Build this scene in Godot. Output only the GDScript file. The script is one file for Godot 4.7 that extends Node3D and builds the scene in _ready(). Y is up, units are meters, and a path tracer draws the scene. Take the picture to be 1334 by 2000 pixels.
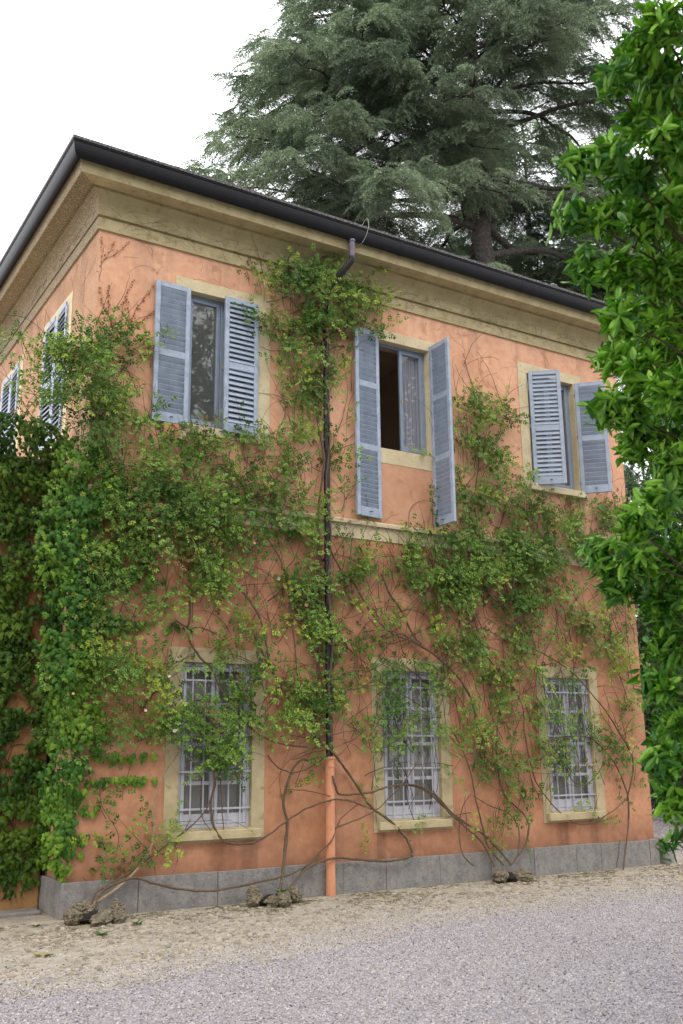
extends Node3D

var rng := RandomNumberGenerator.new()
var M := {}
var origin := {}
var noise := FastNoiseLite.new()

# foliage patches on the walls: x, height, half width, half height, fullness, thickness, share of young yellow growth (metres along the wall)
const ROSE_A := [
	[-0.23,6.13,0.6,0.44,1,0.45,0.25],
	[0.22,6.55,0.38,0.26,0.7,0.25,0.3],
	[-0.39,5.78,0.44,0.4,1,0.5,0.25],
	[-0.56,6.13,0.29,0.25,0.6,0.5,0.4],
	[0.42,6.33,0.29,0.39,0.6,0.2,0.2],
	[0.41,5.74,0.35,0.35,0.55,0.15,0.2],
	[-0.03,5.34,0.36,0.43,0.9,0.4,0.2],
	[0.17,5.63,0.31,0.38,0.8,0.3,0.2],
	[0.87,6.73,0.2,0.37,0.18,0.12,0.2],
	[0.83,4.91,0.84,0.48,0.9,0.25,0.1],
	[1.49,5.17,0.65,0.36,0.85,0.22,0.2],
	[0.54,4.37,0.68,0.52,1,0.25,0.05],
	[1.44,4.54,0.78,0.45,0.9,0.22,0.1],
	[1.0,3.9,0.67,0.34,0.85,0.2,0.1],
	[0.27,3.56,0.48,0.64,0.8,0.2,0.1],
	[2.21,5.04,0.4,0.47,0.7,0.2,0.15],
	[1.86,4.17,0.42,0.26,0.6,0.15,0.1],
	[0.82,3.37,0.44,0.21,0.5,0.12,0.15],
	[1.56,5.48,0.49,0.15,0.7,0.2,0.25],
	[2.13,5.43,0.29,0.2,0.5,0.15,0.2],
	[0.58,2.65,0.51,0.37,0.8,0.3,0.12],
	[0.31,2.11,0.55,0.41,0.9,0.3,0.06],
	[0.87,2.14,0.37,0.34,0.75,0.25,0.1],
	[1.15,2.15,0.22,0.29,0.6,0.2,0.1],
	[0.86,2.37,0.12,0.34,0.75,0.34,1.0],
	[0.16,2.77,0.22,0.09,0.9,0.36,1.0],
	[1.7,1.92,0.39,0.44,0.95,0.25,0.1],
	[1.84,1.66,0.26,0.23,0.8,0.2,0.1],
	[1.96,2.46,0.3,0.33,0.8,0.2,0.15],
	[1.47,3.41,0.23,0.49,0.55,0.15,0.5],
	[1.67,3.12,0.3,0.31,0.6,0.15,0.5],
	[2.26,2.71,0.31,0.37,0.6,0.15,0.3],
	[1.37,2.15,0.16,0.23,0.5,0.15,0.1],
	[2.06,2.1,0.17,0.36,0.6,0.15,0.2],
	[0.38,0.54,0.2,0.18,0.35,0.1,0.1],
	[0.55,0.49,0.11,0.1,0.35,0.1,0.1],
	[1.09,0.97,0.12,0.27,0.35,0.1,0.5],
	[1.19,0.64,0.15,0.22,0.25,0.1,0.4],
	[0.43,1.21,0.22,0.08,0.4,0.1,0.1],
	[0.93,0.49,0.18,0.1,0.3,0.1,0.1],
	[0.33,0.89,0.08,0.26,0.2,0.06,0.2],
	[0.79,0.98,0.07,0.06,0.5,0.08,0.5],
	[1.59,3.73,1.01,0.69,0.3,0.1,0.3],
	[1.77,5.11,0.99,0.53,0.3,0.12,0.25],
]
const ROSE_B := [
	[3.01,7.9,0.86,0.39,0.95,0.3,0.3],
	[2.57,7.45,0.47,0.45,0.75,0.22,0.25],
	[3.64,7.9,0.52,0.4,0.75,0.25,0.35],
	[4.03,7.8,0.22,0.32,0.4,0.15,0.6],
	[2.26,7.6,0.27,0.37,0.5,0.2,0.3],
	[2.85,6.99,0.44,0.48,0.7,0.18,0.15],
	[3.37,6.88,0.37,0.68,0.5,0.15,0.12],
	[2.46,6.47,0.27,0.36,0.3,0.1,0.3],
	[2.8,5.75,0.43,0.5,0.65,0.18,0.2],
	[2.61,5.16,0.42,0.34,0.7,0.18,0.2],
	[3.35,5.48,0.2,0.86,0.45,0.15,0.1],
	[2.8,4.71,0.46,0.31,0.7,0.18,0.2],
	[2.88,6.34,0.28,0.44,0.6,0.15,0.15],
	[3.28,6.19,0.18,0.44,0.4,0.12,0.1],
	[3.13,7.35,0.49,0.3,0.8,0.2,0.1],
	[2.17,8.19,0.08,0.23,0.5,0.1,1.0],
	[4.13,8.51,0.32,0.07,0.5,0.15,1.0],
	[3.22,8.37,0.13,0.17,0.7,0.15,0.3],
	[2.58,3.75,0.51,0.49,0.35,0.12,0.2],
	[3.1,3.2,0.3,0.36,0.75,0.18,0.2],
	[2.87,3.51,0.45,0.33,0.45,0.12,0.2],
	[2.65,2.73,0.43,0.38,0.55,0.15,0.2],
	[2.83,2.17,0.36,0.37,0.65,0.18,0.2],
	[3.48,2.76,0.43,0.33,0.5,0.15,0.25],
	[3.69,3.57,0.48,0.54,0.25,0.1,0.2],
	[3.62,2.18,0.35,0.26,0.35,0.12,0.2],
	[3.16,1.86,0.26,0.19,0.4,0.1,0.2],
	[2.51,2.17,0.25,0.28,0.4,0.12,0.2],
	[3.58,4.38,0.32,0.21,0.4,0.12,0.3],
	[3.03,4.39,0.31,0.2,0.4,0.12,0.2],
	[2.48,1.15,0.12,0.15,0.35,0.08,0.8],
	[2.87,1.38,0.22,0.06,0.3,0.08,0.6],
	[4.05,1.93,0.32,0.35,0.55,0.15,0.15],
	[4.42,2.23,0.45,0.23,0.5,0.12,0.15],
	[4.23,2.66,0.37,0.27,0.4,0.1,0.2],
	[4.75,2.03,0.38,0.27,0.6,0.15,0.12],
	[3.83,1.11,0.15,0.25,0.2,0.06,0.4],
	[3.59,0.57,0.16,0.09,0.3,0.06,0.5],
	[4.37,3.2,0.42,0.27,0.4,0.12,0.2],
	[3.84,1.49,0.19,0.38,0.25,0.08,0.2],
	[4.54,0.77,0.16,0.08,0.25,0.06,0.3],
	[2.3,2.1,0.14,0.24,0.4,0.12,0.3],
	[2.76,0.5,0.08,0.05,0.4,0.06,0.6],
	[2.58,3.88,1.25,0.72,0.3,0.1,0.3],
	[3.02,2.55,1.27,0.82,0.27,0.1,0.3],
	[3.65,3.77,0.96,0.75,0.28,0.1,0.3],
	[3.78,2.12,0.71,0.64,0.22,0.1,0.3],
]
const ROSE_C := [
	[5.8,6.77,0.42,0.26,0.95,0.22,0.3],
	[6.19,6.72,0.33,0.33,0.8,0.2,0.2],
	[5.62,6.17,0.34,0.36,0.8,0.18,0.2],
	[5.99,5.88,0.45,0.44,0.85,0.2,0.15],
	[5.57,5.27,0.43,0.39,0.85,0.2,0.15],
	[6.4,5.38,0.56,0.4,0.9,0.25,0.1],
	[7.1,5.15,0.74,0.26,0.95,0.25,0.1],
	[7.98,5.25,0.68,0.23,0.85,0.22,0.1],
	[8.67,5.33,0.47,0.3,0.8,0.2,0.1],
	[5.4,4.64,0.56,0.3,0.9,0.22,0.08],
	[6.36,4.67,0.8,0.31,0.95,0.22,0.05],
	[5.1,4.17,0.72,0.33,0.8,0.2,0.08],
	[5.93,4.1,0.77,0.38,0.85,0.2,0.1],
	[6.94,4.34,0.62,0.35,0.8,0.18,0.1],
	[7.72,4.81,0.55,0.33,0.8,0.2,0.1],
	[8.26,4.7,0.57,0.33,0.7,0.2,0.1],
	[4.5,4.48,0.35,0.18,0.35,0.12,0.2],
	[4.23,4.09,0.42,0.21,0.35,0.12,0.2],
	[5.59,7.42,0.12,0.25,0.25,0.06,0.3],
	[5.35,3.65,0.68,0.36,0.55,0.15,0.12],
	[6.29,3.64,0.73,0.41,0.55,0.15,0.1],
	[7.1,3.81,0.57,0.35,0.55,0.15,0.1],
	[7.05,3.27,0.67,0.3,0.45,0.14,0.15],
	[5.87,3.07,0.56,0.36,0.45,0.14,0.15],
	[5.28,3.11,0.45,0.35,0.4,0.12,0.2],
	[6.62,2.81,0.44,0.33,0.45,0.14,0.12],
	[5.55,2.28,0.34,0.35,0.6,0.15,0.25],
	[5.21,1.83,0.33,0.3,0.7,0.18,0.2],
	[6.0,2.15,0.42,0.42,0.35,0.1,0.25],
	[7.12,2.23,0.45,0.44,0.5,0.14,0.15],
	[6.93,1.8,0.28,0.36,0.4,0.1,0.2],
	[5.78,1.59,0.5,0.34,0.5,0.14,0.35],
	[6.2,1.08,0.42,0.37,0.3,0.1,0.3],
	[5.99,0.61,0.25,0.26,0.45,0.12,0.3],
	[5.46,0.8,0.44,0.29,0.2,0.08,0.3],
	[4.94,2.54,0.35,0.34,0.3,0.1,0.2],
	[4.9,3.65,0.53,0.28,0.4,0.12,0.2],
	[4.71,3.15,0.34,0.21,0.3,0.1,0.2],
	[6.71,1.45,0.29,0.42,0.3,0.1,0.15],
	[6.07,0.44,0.23,0.15,0.4,0.12,0.3],
	[5.8,3.42,1.88,1.09,0.3,0.1,0.25],
	[5.98,1.94,1.77,0.9,0.22,0.1,0.25],
	[4.92,4.08,1.07,0.65,0.28,0.1,0.25],
]
const ROSE_D := [
	[8.06,1.8,0.38,0.34,0.45,0.12,0.1],
	[8.36,2.02,0.33,0.3,0.3,0.1,0.1],
	[8.17,1.28,0.43,0.44,0.25,0.08,0.1],
	[8.12,3.41,0.5,0.28,0.6,0.15,0.3],
	[8.42,3.07,0.28,0.32,0.6,0.15,0.6],
	[8.51,2.41,0.28,0.46,0.22,0.08,0.1],
	[7.83,3.78,0.54,0.4,0.35,0.12,0.1],
	[8.39,3.82,0.51,0.32,0.3,0.1,0.1],
	[7.56,2.02,0.31,0.26,0.35,0.1,0.1],
	[7.69,0.71,0.23,0.07,0.35,0.08,0.1],
	[8.53,1.57,0.17,0.23,0.2,0.08,0.1],
	[7.75,2.92,0.37,0.38,0.25,0.08,0.1],
	[7.17,1.73,0.25,0.5,0.25,0.08,0.1],
	[8.78,3.77,0.21,0.49,0.5,0.2,0.1],
]
const IVY_CORNER := [
	[-0.07,4.3,0.26,0.45,1,0.3,0.1],
	[-0.06,3.59,0.28,0.55,1,0.3,0.1],
	[-0.04,2.74,0.27,0.47,1,0.3,0.1],
	[0.05,2.02,0.31,0.41,1,0.25,0.0],
	[-0.03,1.38,0.19,0.32,1,0.2,0.1],
	[-0.07,0.96,0.14,0.31,1,0.18,0.1],
	[-0.03,0.6,0.08,0.2,0.6,0.1,0.3],
	[0.56,1.66,0.44,0.04,1,0.05,0.5],
	[0.54,1.41,0.47,0.04,1,0.05,0.5],
	[0.59,3.13,0.67,0.06,0.9,0.06,0.2],
	[0.24,1.11,0.17,0.04,0.7,0.05,0.5],
	[0.15,0.75,0.11,0.13,0.35,0.04,0.7],
	[0.15,4.75,0.3,0.31,0.8,0.25,0.1],
	[-0.16,4.95,0.27,0.3,0.9,0.35,0.0],
	[0.56,3.7,0.37,0.18,0.6,0.1,0.0],
	[2.58,4.44,0.45,0.07,0.4,0.1,0],
	[-0.15,1.65,0.18,0.8,1,0.2,0.1],
	[-0.17,0.86,0.14,0.36,1,0.16,0.1],
	[-0.16,2.73,0.28,0.72,0.9,0.25,0.05],
	[-0.29,4.04,0.26,0.7,0.9,0.3,0.0],
	[0.12,4.02,0.3,0.53,0.6,0.2,0.3],
	[0.24,2.92,0.29,0.4,0.5,0.15,0.3],
]
const IVY_WING := [
	[-0.64,5.36,0.66,0.29,1,0.55,0.0],
	[-1.32,5.16,0.5,0.37,1,0.5,0.0],
	[-0.72,4.87,0.58,0.31,1,0.35,0.0],
	[-1.32,4.49,0.49,0.42,1,0.3,0],
	[-0.75,4.37,0.32,0.36,0.9,0.25,0],
	[-0.24,4.94,0.24,0.25,1,0.3,0],
	[-0.32,4.24,0.27,0.37,0.8,0.15,0],
	[-0.31,3.03,0.26,0.35,0.75,0.15,0.05],
	[-0.23,1.82,0.29,0.34,0.8,0.15,0.05],
	[-0.23,0.88,0.28,0.33,0.8,0.15,0.05],
	[-0.65,3.78,0.43,0.36,0.95,0.25,0.05],
	[-1.2,3.67,0.38,0.52,0.9,0.2,0],
	[-0.17,3.76,0.15,0.37,0.8,0.2,0],
	[-0.64,3.19,0.34,0.29,0.9,0.2,0.05],
	[-0.57,2.67,0.28,0.26,0.85,0.2,0],
	[-0.07,2.92,0.12,0.53,0.9,0.25,0],
	[-0.32,2.22,0.4,0.16,0.7,0.15,0],
	[-0.56,2.1,0.28,0.28,0.85,0.15,0],
	[-0.4,1.82,0.34,0.2,0.75,0.15,0],
	[-0.06,1.88,0.17,0.57,0.95,0.2,0],
	[-1.1,2.37,0.37,0.83,0.8,0.2,0],
	[-0.54,1.38,0.25,0.22,0.7,0.12,0],
	[-0.08,1.2,0.2,0.39,0.9,0.18,0],
	[-0.43,1.0,0.39,0.27,0.9,0.18,0],
	[-0.11,0.71,0.23,0.27,0.9,0.15,0],
	[-0.43,0.57,0.27,0.21,0.8,0.12,0],
	[-1.0,1.02,0.31,0.63,0.7,0.15,0],
	[-0.31,0.35,0.22,0.1,0.5,0.1,0],
	[-0.42,2.1,0.62,1.87,0.35,0.15,0],
]
# canes along the wall: radius at the root, radius at the tip, then x and height of each bend
const CANES_A := [
	[0.017,0.01,0.23,0.1,0.25,0.17,0.32,0.2,0.65,0.38,0.88,0.63,0.94,0.88,0.92,1.06,0.98,1.34,1.1,1.57,1.23,1.76],
	[0.016,0.011,0.25,0.13,0.37,0.29,0.7,0.38,0.89,0.32,1.25,0.23,1.63,0.19,2.17,0.24,2.56,0.29,2.83,0.37,3.05,0.47],
	[0.013,0.007,0.22,0.13,0.27,0.26,0.4,0.32,0.65,0.43,0.85,0.54,1.15,0.73,1.46,0.95,1.6,1.13,1.66,1.37],
	[0.016,0.009,1.62,2.1,1.64,1.69,1.64,1.46,1.66,1.32,1.62,1.13,1.65,0.9,1.75,0.73,1.89,0.67,2.14,0.66,2.37,0.75,2.61,0.89,2.87,1.02,3.14,1.11,3.42,1.11,3.64,1.05,3.82,0.98],
	[0.012,0.009,0.36,4.36,0.33,3.93,0.31,3.51,0.35,2.99],
	[0.01,0.008,0.38,5.3,0.39,4.86,0.38,4.36],
	[0.019,0.011,1.62,3.78,1.83,3.73,2.0,3.59,2.16,3.41,2.25,3.22,2.32,2.94,2.39,2.66],
	[0.015,0.01,1.28,3.53,1.3,3.28,1.28,3.07,1.34,2.91,1.47,2.75,1.59,2.66,1.72,2.4,1.98,2.13,2.19,1.92,2.5,1.79,2.89,1.75],
	[0.012,0.007,1.12,3.2,1.27,3.13,1.5,3.12,1.74,3.0,1.9,2.76],
	[0.007,0.004,0.88,0.76,1.06,0.59,1.24,0.74,1.37,0.96],
	[0.005,0.003,0.32,1.43,0.32,1.16,0.53,0.83,0.48,0.52],
	[0.008,0.005,1.72,1.63,1.75,1.17,1.78,0.83],
	[0.006,0.004,1.5,1.52,1.48,1.18,1.52,0.95,1.68,0.77],
]
const CANES_B := [
	[0.021,0.013,2.41,0.07,2.45,0.18,2.52,0.34,2.6,0.65,2.62,0.87,2.57,1.09,2.61,1.31,2.71,1.51,2.82,1.6,2.91,1.59,3.05,1.63],
	[0.018,0.014,4.39,0.39,4.41,0.47,4.33,0.63,4.16,0.79,3.93,0.93,3.76,1.07,3.62,1.26,3.42,1.5,3.2,1.69,3.07,1.8,2.93,1.96,2.74,2.2,2.5,2.51,2.28,2.84,2.1,3.15],
	[0.016,0.012,4.39,0.39,4.11,0.36,3.74,0.38,3.44,0.42,3.17,0.44,2.86,0.35,2.61,0.19,2.49,0.12],
	[0.01,0.006,2.45,0.1,2.61,0.19,2.86,0.38,3.06,0.51,3.18,0.65,3.36,0.88,3.63,1.05],
	[0.013,0.01,3.2,1.4,3.24,1.28,3.34,1.18,3.53,1.17,3.82,1.19,4.09,1.25,4.39,1.27,4.7,1.17,4.94,0.99,5.15,0.86,5.58,0.62],
	[0.009,0.006,3.18,0.77,3.62,0.87,3.9,0.98,4.09,1.11,4.3,1.27,4.55,1.56],
	[0.006,0.005,2.61,1.25,2.89,1.23,3.18,1.16],
	[0.01,0.006,2.34,1.65,2.5,1.5,2.75,1.45,3.04,1.56,3.22,1.74],
	[0.02,0.012,3.08,1.8,2.98,2.24,3.06,2.75,3.03,3.4,3.08,4.06,3.06,4.75,3.11,5.45,3.06,6.17,3.12,6.91,3.09,7.51,3.19,8.08],
	[0.015,0.008,3.19,1.87,3.16,2.43,3.23,3.08,3.16,3.74,3.21,4.42,3.15,5.11,3.21,5.83,3.15,6.55,3.19,7.31,3.24,8.02],
	[0.01,0.008,2.6,3.95,2.62,3.69,2.66,3.37,2.71,2.99,2.78,2.48],
	[0.011,0.008,2.31,4.32,2.49,4.08,2.62,3.82,2.82,3.51,2.93,3.19,3.04,2.81],
	[0.013,0.01,3.21,4.23,3.44,3.96,3.6,3.84,3.79,3.58,3.99,3.36,4.23,3.2,4.48,3.14,4.82,3.0],
	[0.009,0.006,3.2,3.74,3.48,3.86,3.68,4.05,3.97,4.25],
	[0.006,0.004,3.59,4.46,3.55,4.11,3.57,3.7],
	[0.008,0.005,3.51,3.66,3.79,3.44,3.95,3.29],
	[0.009,0.005,3.19,2.43,3.65,2.48,3.97,2.58,4.46,2.36,4.79,2.2],
	[0.008,0.005,3.31,3.22,3.58,2.93,3.82,2.78],
	[0.008,0.006,2.82,4.58,2.75,4.17,2.61,3.96],
	[0.006,0.004,3.57,1.99,3.8,1.87,4.0,2.13,4.21,2.33],
]
const CANES_C := [
	[0.015,0.009,5.66,0.19,5.59,0.47,5.38,0.65,5.04,0.9,4.75,1.17,4.42,1.27,4.18,1.23],
	[0.017,0.01,5.96,0.2,5.75,0.48,5.54,0.64,5.19,0.82,4.92,1.05,4.79,1.18],
	[0.013,0.008,5.84,0.2,5.67,0.44,5.58,0.75,5.5,1.07,5.44,1.38,5.34,1.67,5.12,2.0],
	[0.013,0.009,5.96,0.2,6.29,0.41,6.42,0.65,6.33,0.85,6.1,1.01,5.97,1.14,5.92,1.37,5.91,1.75,6.02,2.4,6.1,2.71,6.13,3.06,6.2,3.6],
	[0.01,0.006,5.92,0.2,6.1,0.29,6.24,0.61,6.08,0.84,5.79,0.95,5.47,1.1],
	[0.01,0.007,5.32,0.23,5.19,0.37,5.19,0.65,5.27,0.94,5.44,1.13],
	[0.016,0.012,4.4,3.21,4.82,3.0,5.13,2.79,5.39,2.54,5.53,2.28,5.58,2.0,5.57,1.73,5.47,1.42],
	[0.012,0.007,5.54,4.0,5.58,3.71,5.69,3.26,5.85,2.95,6.08,2.74,6.31,2.53,6.43,2.25,6.44,1.93,6.55,1.41,6.64,1.2,6.87,0.96,7.15,0.75,7.43,0.65,7.74,0.7,8.14,0.84,8.35,0.97],
	[0.017,0.01,4.05,4.01,4.17,3.75,4.37,3.52,4.53,3.22,4.69,3.09],
	[0.01,0.008,6.45,5.47,6.21,4.97,5.99,4.49,5.77,4.09],
	[0.009,0.007,5.81,6.42,5.83,5.86,5.7,5.22,5.8,4.62],
	[0.01,0.007,5.48,4.66,5.4,4.13,5.65,3.57,5.82,3.21],
	[0.013,0.01,6.47,4.38,6.34,3.91,6.41,3.54,6.24,3.21],
	[0.007,0.004,4.99,2.89,5.26,2.97,5.67,3.12,6.14,3.05],
	[0.006,0.004,4.97,2.0,5.33,1.73,5.65,1.87,6.02,2.01],
	[0.006,0.004,7.16,3.43,6.86,2.97,6.86,2.52,6.95,2.16],
	[0.004,0.003,5.63,7.53,5.68,7.29,5.79,6.98],
]
const CANES_D := [
	[0.014,0.008,7.97,0.03,8.34,0.51,8.41,0.94,8.31,1.27,8.14,1.54,7.89,1.77,7.66,1.88,7.17,1.88,6.79,1.8],
	[0.012,0.008,8.39,0.94,8.56,1.38,8.54,1.65,8.31,1.96,8.13,2.21,7.83,2.49,7.47,2.79,7.04,3.0,6.64,3.14,6.24,3.21,5.83,3.36],
	[0.01,0.006,7.21,1.86,7.2,1.51,7.3,1.26,7.52,1.2,7.79,1.32,7.97,1.5],
	[0.007,0.004,8.16,1.72,8.5,1.95,8.89,2.07],
	[0.007,0.005,8.95,2.62,8.54,2.72,8.24,3.02,8.17,3.41],
	[0.006,0.004,8.6,2.33,8.48,2.72,8.32,3.26,8.33,3.9,8.57,4.57],
	[0.006,0.004,8.74,2.57,8.66,3.36,8.72,4.17],
	[0.008,0.008,7.88,0.06,8.13,0.41],
]
# leafy boughs of the laurel: centre, radius, shoots
const LAUREL := [
	[-0.01,4.87,8.46,0.13,14],
	[0.03,4.88,8.27,0.12,12],
	[-0.11,4.69,8.25,0.08,7],
	[0.18,4.76,8.28,0.15,16],
	[0.13,4.58,8.18,0.11,10],
	[0.01,4.28,8.43,0.13,14],
	[-0.24,4.22,8.29,0.08,8],
	[-0.02,4.47,7.91,0.07,6],
	[-0.02,4.21,8.25,0.13,14],
	[-0.23,4.02,8.08,0.07,7],
	[0.21,4.26,7.87,0.12,12],
	[0.15,4.07,8.16,0.16,18],
	[0.08,3.97,7.82,0.06,5],
	[0.06,3.84,8.03,0.12,12],
	[0.30,3.86,8.07,0.16,18],
	[-0.04,3.54,8.12,0.11,12],
	[0.33,3.59,8.01,0.15,14],
	[0.26,3.53,7.78,0.08,8],
	[0.24,3.37,7.98,0.13,14],
	[0.19,3.28,7.76,0.05,4],
	[0.27,3.24,7.84,0.12,12],
	[0.14,3.20,8.20,0.12,9],
	[0.35,3.08,7.79,0.10,9],
	[0.43,2.98,7.93,0.12,7],
	[0.27,2.75,7.97,0.11,7],
	[0.06,2.60,7.99,0.09,7],
	[0.33,2.58,7.55,0.09,9],
	[0.28,2.51,7.79,0.12,12],
	[0.55,2.54,7.78,0.13,11],
	[0.42,2.44,7.55,0.09,8],
	[0.53,2.32,7.71,0.13,11],
	[0.69,2.14,7.61,0.13,9],
	[0.42,1.92,7.75,0.10,7],
	[0.70,1.74,7.58,0.11,7],
	[0.49,1.59,7.67,0.09,7],
	[0.81,1.39,7.45,0.10,5],
	[0.83,1.19,7.44,0.03,1],
	[0.34,4.96,8.50,0.20,10],
	[0.41,4.50,8.39,0.20,10],
	[0.51,4.05,8.26,0.20,10],
	[0.96,3.75,7.90,0.22,10],
	[0.74,3.12,7.97,0.20,10],
	[0.89,2.65,7.79,0.21,8],
	[0.79,2.12,7.81,0.19,8],
	[0.93,1.66,7.61,0.18,6],
	[0.08,5.19,8.50,0.18,9],
]


func R(a: float, b: float) -> float:
	return rng.randf_range(a, b)


func lin(r: float, g: float, b: float) -> Color:
	return Color(r, g, b).linear_to_srgb()


# ---------- shapes ----------
func start() -> SurfaceTool:
	var st := SurfaceTool.new()
	st.begin(Mesh.PRIMITIVE_TRIANGLES)
	st.set_smooth_group(-1)
	return st


func tri(st: SurfaceTool, a: Vector3, b: Vector3, c: Vector3):
	st.add_vertex(a)
	st.add_vertex(c)
	st.add_vertex(b)


func quad(st: SurfaceTool, a: Vector3, b: Vector3, c: Vector3, d: Vector3):
	tri(st, a, b, c)
	tri(st, a, c, d)


func done(st: SurfaceTool) -> ArrayMesh:
	st.generate_normals()
	return st.commit()


# a box with chamfered edges (b = 0: plain), placed by t
func box(st: SurfaceTool, lo: Vector3, hi: Vector3, b := 0.0, t := Transform3D.IDENTITY):
	var c := (lo + hi) * 0.5
	var h := (hi - lo) * 0.5
	if b <= 0.0:
		for ax in 3:
			for s: float in [-1.0, 1.0]:
				var n := Vector3.ZERO
				n[ax] = s
				var u := Vector3.ZERO
				u[(ax + 1) % 3] = 1.0
				var v := n.cross(u)
				var q := [c + (n - u - v) * h, c + (n + u - v) * h, c + (n + u + v) * h, c + (n - u + v) * h]
				quad(st, t * q[0], t * q[1], t * q[2], t * q[3])
		return
	b = minf(b, minf(h.x, minf(h.y, h.z)) * 0.9)
	var k := h - Vector3(b, b, b)
	for ax in 3:
		for s: float in [-1.0, 1.0]:
			var n := Vector3.ZERO
			n[ax] = s
			var u := Vector3.ZERO
			u[(ax + 1) % 3] = 1.0
			var v := n.cross(u)
			var f := n * h
			quad(st, t * (c + f - u * k - v * k), t * (c + f + u * k - v * k), t * (c + f + u * k + v * k), t * (c + f - u * k + v * k))
	for ax in 3:
		var a1 := (ax + 1) % 3
		var a2 := (ax + 2) % 3
		for s1: float in [-1.0, 1.0]:
			for s2: float in [-1.0, 1.0]:
				var e := Vector3.ZERO
				e[ax] = k[ax]
				var p := Vector3.ZERO
				p[a1] = s1 * h[a1]
				p[a2] = s2 * k[a2]
				var q := Vector3.ZERO
				q[a1] = s1 * k[a1]
				q[a2] = s2 * h[a2]
				if s1 * s2 > 0:
					quad(st, t * (c + p - e), t * (c + p + e), t * (c + q + e), t * (c + q - e))
				else:
					quad(st, t * (c + p + e), t * (c + p - e), t * (c + q - e), t * (c + q + e))
	for sx: float in [-1.0, 1.0]:
		for sy: float in [-1.0, 1.0]:
			for sz: float in [-1.0, 1.0]:
				var s := Vector3(sx, sy, sz)
				var px := c + Vector3(h.x, k.y, k.z) * s
				var py := c + Vector3(k.x, h.y, k.z) * s
				var pz := c + Vector3(k.x, k.y, h.z) * s
				if sx * sy * sz > 0:
					tri(st, t * px, t * py, t * pz)
				else:
					tri(st, t * px, t * pz, t * py)


# a tube along points with a radius at each; smooth shaded
func tube(st: SurfaceTool, pts: PackedVector3Array, rad: PackedFloat32Array, sides := 6, rough := 0.0):
	var n := pts.size()
	if n < 2:
		return
	var rings := []
	var up := Vector3(0.31, 0.17, 0.93).normalized()
	for i in n:
		var d := (pts[mini(i + 1, n - 1)] - pts[maxi(i - 1, 0)]).normalized()
		var u := up - d * up.dot(d)
		if u.length() < 0.1:
			u = Vector3(1, 0, 0) - d * d.x
		u = u.normalized()
		up = u
		var v := d.cross(u)
		var ring := PackedVector3Array()
		for k in sides:
			var a := TAU * k / sides
			var r: float = rad[i] * (1.0 + rough * noise.get_noise_3d(pts[i].x * 900.0 + k * 70.0, pts[i].y * 900.0, pts[i].z * 900.0 + k * 31.0))
			ring.append(pts[i] + (u * cos(a) + v * sin(a)) * r)
		rings.append(ring)
	for i in n - 1:
		for k in sides:
			var k2 := (k + 1) % sides
			quad(st, rings[i][k], rings[i][k2], rings[i + 1][k2], rings[i + 1][k])
	for k in range(1, sides - 1):
		tri(st, rings[0][0], rings[0][k + 1], rings[0][k])
		tri(st, rings[n - 1][0], rings[n - 1][k], rings[n - 1][k + 1])


func curve(pts: PackedVector3Array, steps := 4) -> PackedVector3Array:
	var out := PackedVector3Array()
	var n := pts.size()
	for i in n - 1:
		for k in steps:
			out.append(pts[i].cubic_interpolate(pts[i + 1], pts[maxi(i - 1, 0)], pts[mini(i + 2, n - 1)], float(k) / steps))
	out.append(pts[n - 1])
	return out


func taper(n: int, r0: float, r1: float, jitter := 0.0) -> PackedFloat32Array:
	var out := PackedFloat32Array()
	for i in n:
		out.append(lerpf(r0, r1, float(i) / maxi(n - 1, 1)) * (1.0 + R(-jitter, jitter)))
	return out


# a profile (offset from the wall line, height) swept round the house's plan with mitred corners
func sweep(st: SurfaceTool, plan: PackedVector2Array, prof: PackedVector2Array, closed := false):
	var n := plan.size()
	var rows := []
	for i in n:
		var a := plan[i]
		var d0 := (a - plan[i - 1]).normalized() if i > 0 else Vector2.ZERO
		var d1 := (plan[i + 1] - a).normalized() if i < n - 1 else Vector2.ZERO
		var n0 := Vector2(d0.y, -d0.x) * -1.0
		var n1 := Vector2(d1.y, -d1.x) * -1.0
		var off := n0 + n1
		if i > 0 and i < n - 1:
			off = off / (1.0 + n0.dot(n1))
		var row := PackedVector3Array()
		for p in prof:
			row.append(Vector3(a.x + off.x * p.x, p.y, a.y + off.y * p.x))
		rows.append(row)
	for i in n - 1:
		for k in prof.size() - 1:
			quad(st, rows[i][k], rows[i + 1][k], rows[i + 1][k + 1], rows[i][k + 1])


func rock_mesh(r: Vector3, sd: int, bumps := 0.35, n := 14) -> ArrayMesh:
	var s := SphereMesh.new()
	s.radial_segments = n
	s.rings = n / 2
	s.radius = 1.0
	s.height = 2.0
	var arr := s.get_mesh_arrays()
	var v: PackedVector3Array = arr[Mesh.ARRAY_VERTEX]
	var idx: PackedInt32Array = arr[Mesh.ARRAY_INDEX]
	var nz := FastNoiseLite.new()
	nz.seed = sd
	nz.frequency = 0.9
	nz.fractal_octaves = 4
	for i in v.size():
		var p := v[i]
		p = p.normalized() * (1.0 + bumps * nz.get_noise_3d(p.x * 1.6, p.y * 1.6, p.z * 1.6) * 1.8)
		v[i] = p * r
	var st := start()
	for i in range(0, idx.size(), 3):
		st.add_vertex(v[idx[i]])
		st.add_vertex(v[idx[i + 1]])
		st.add_vertex(v[idx[i + 2]])
	return done(st)


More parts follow.
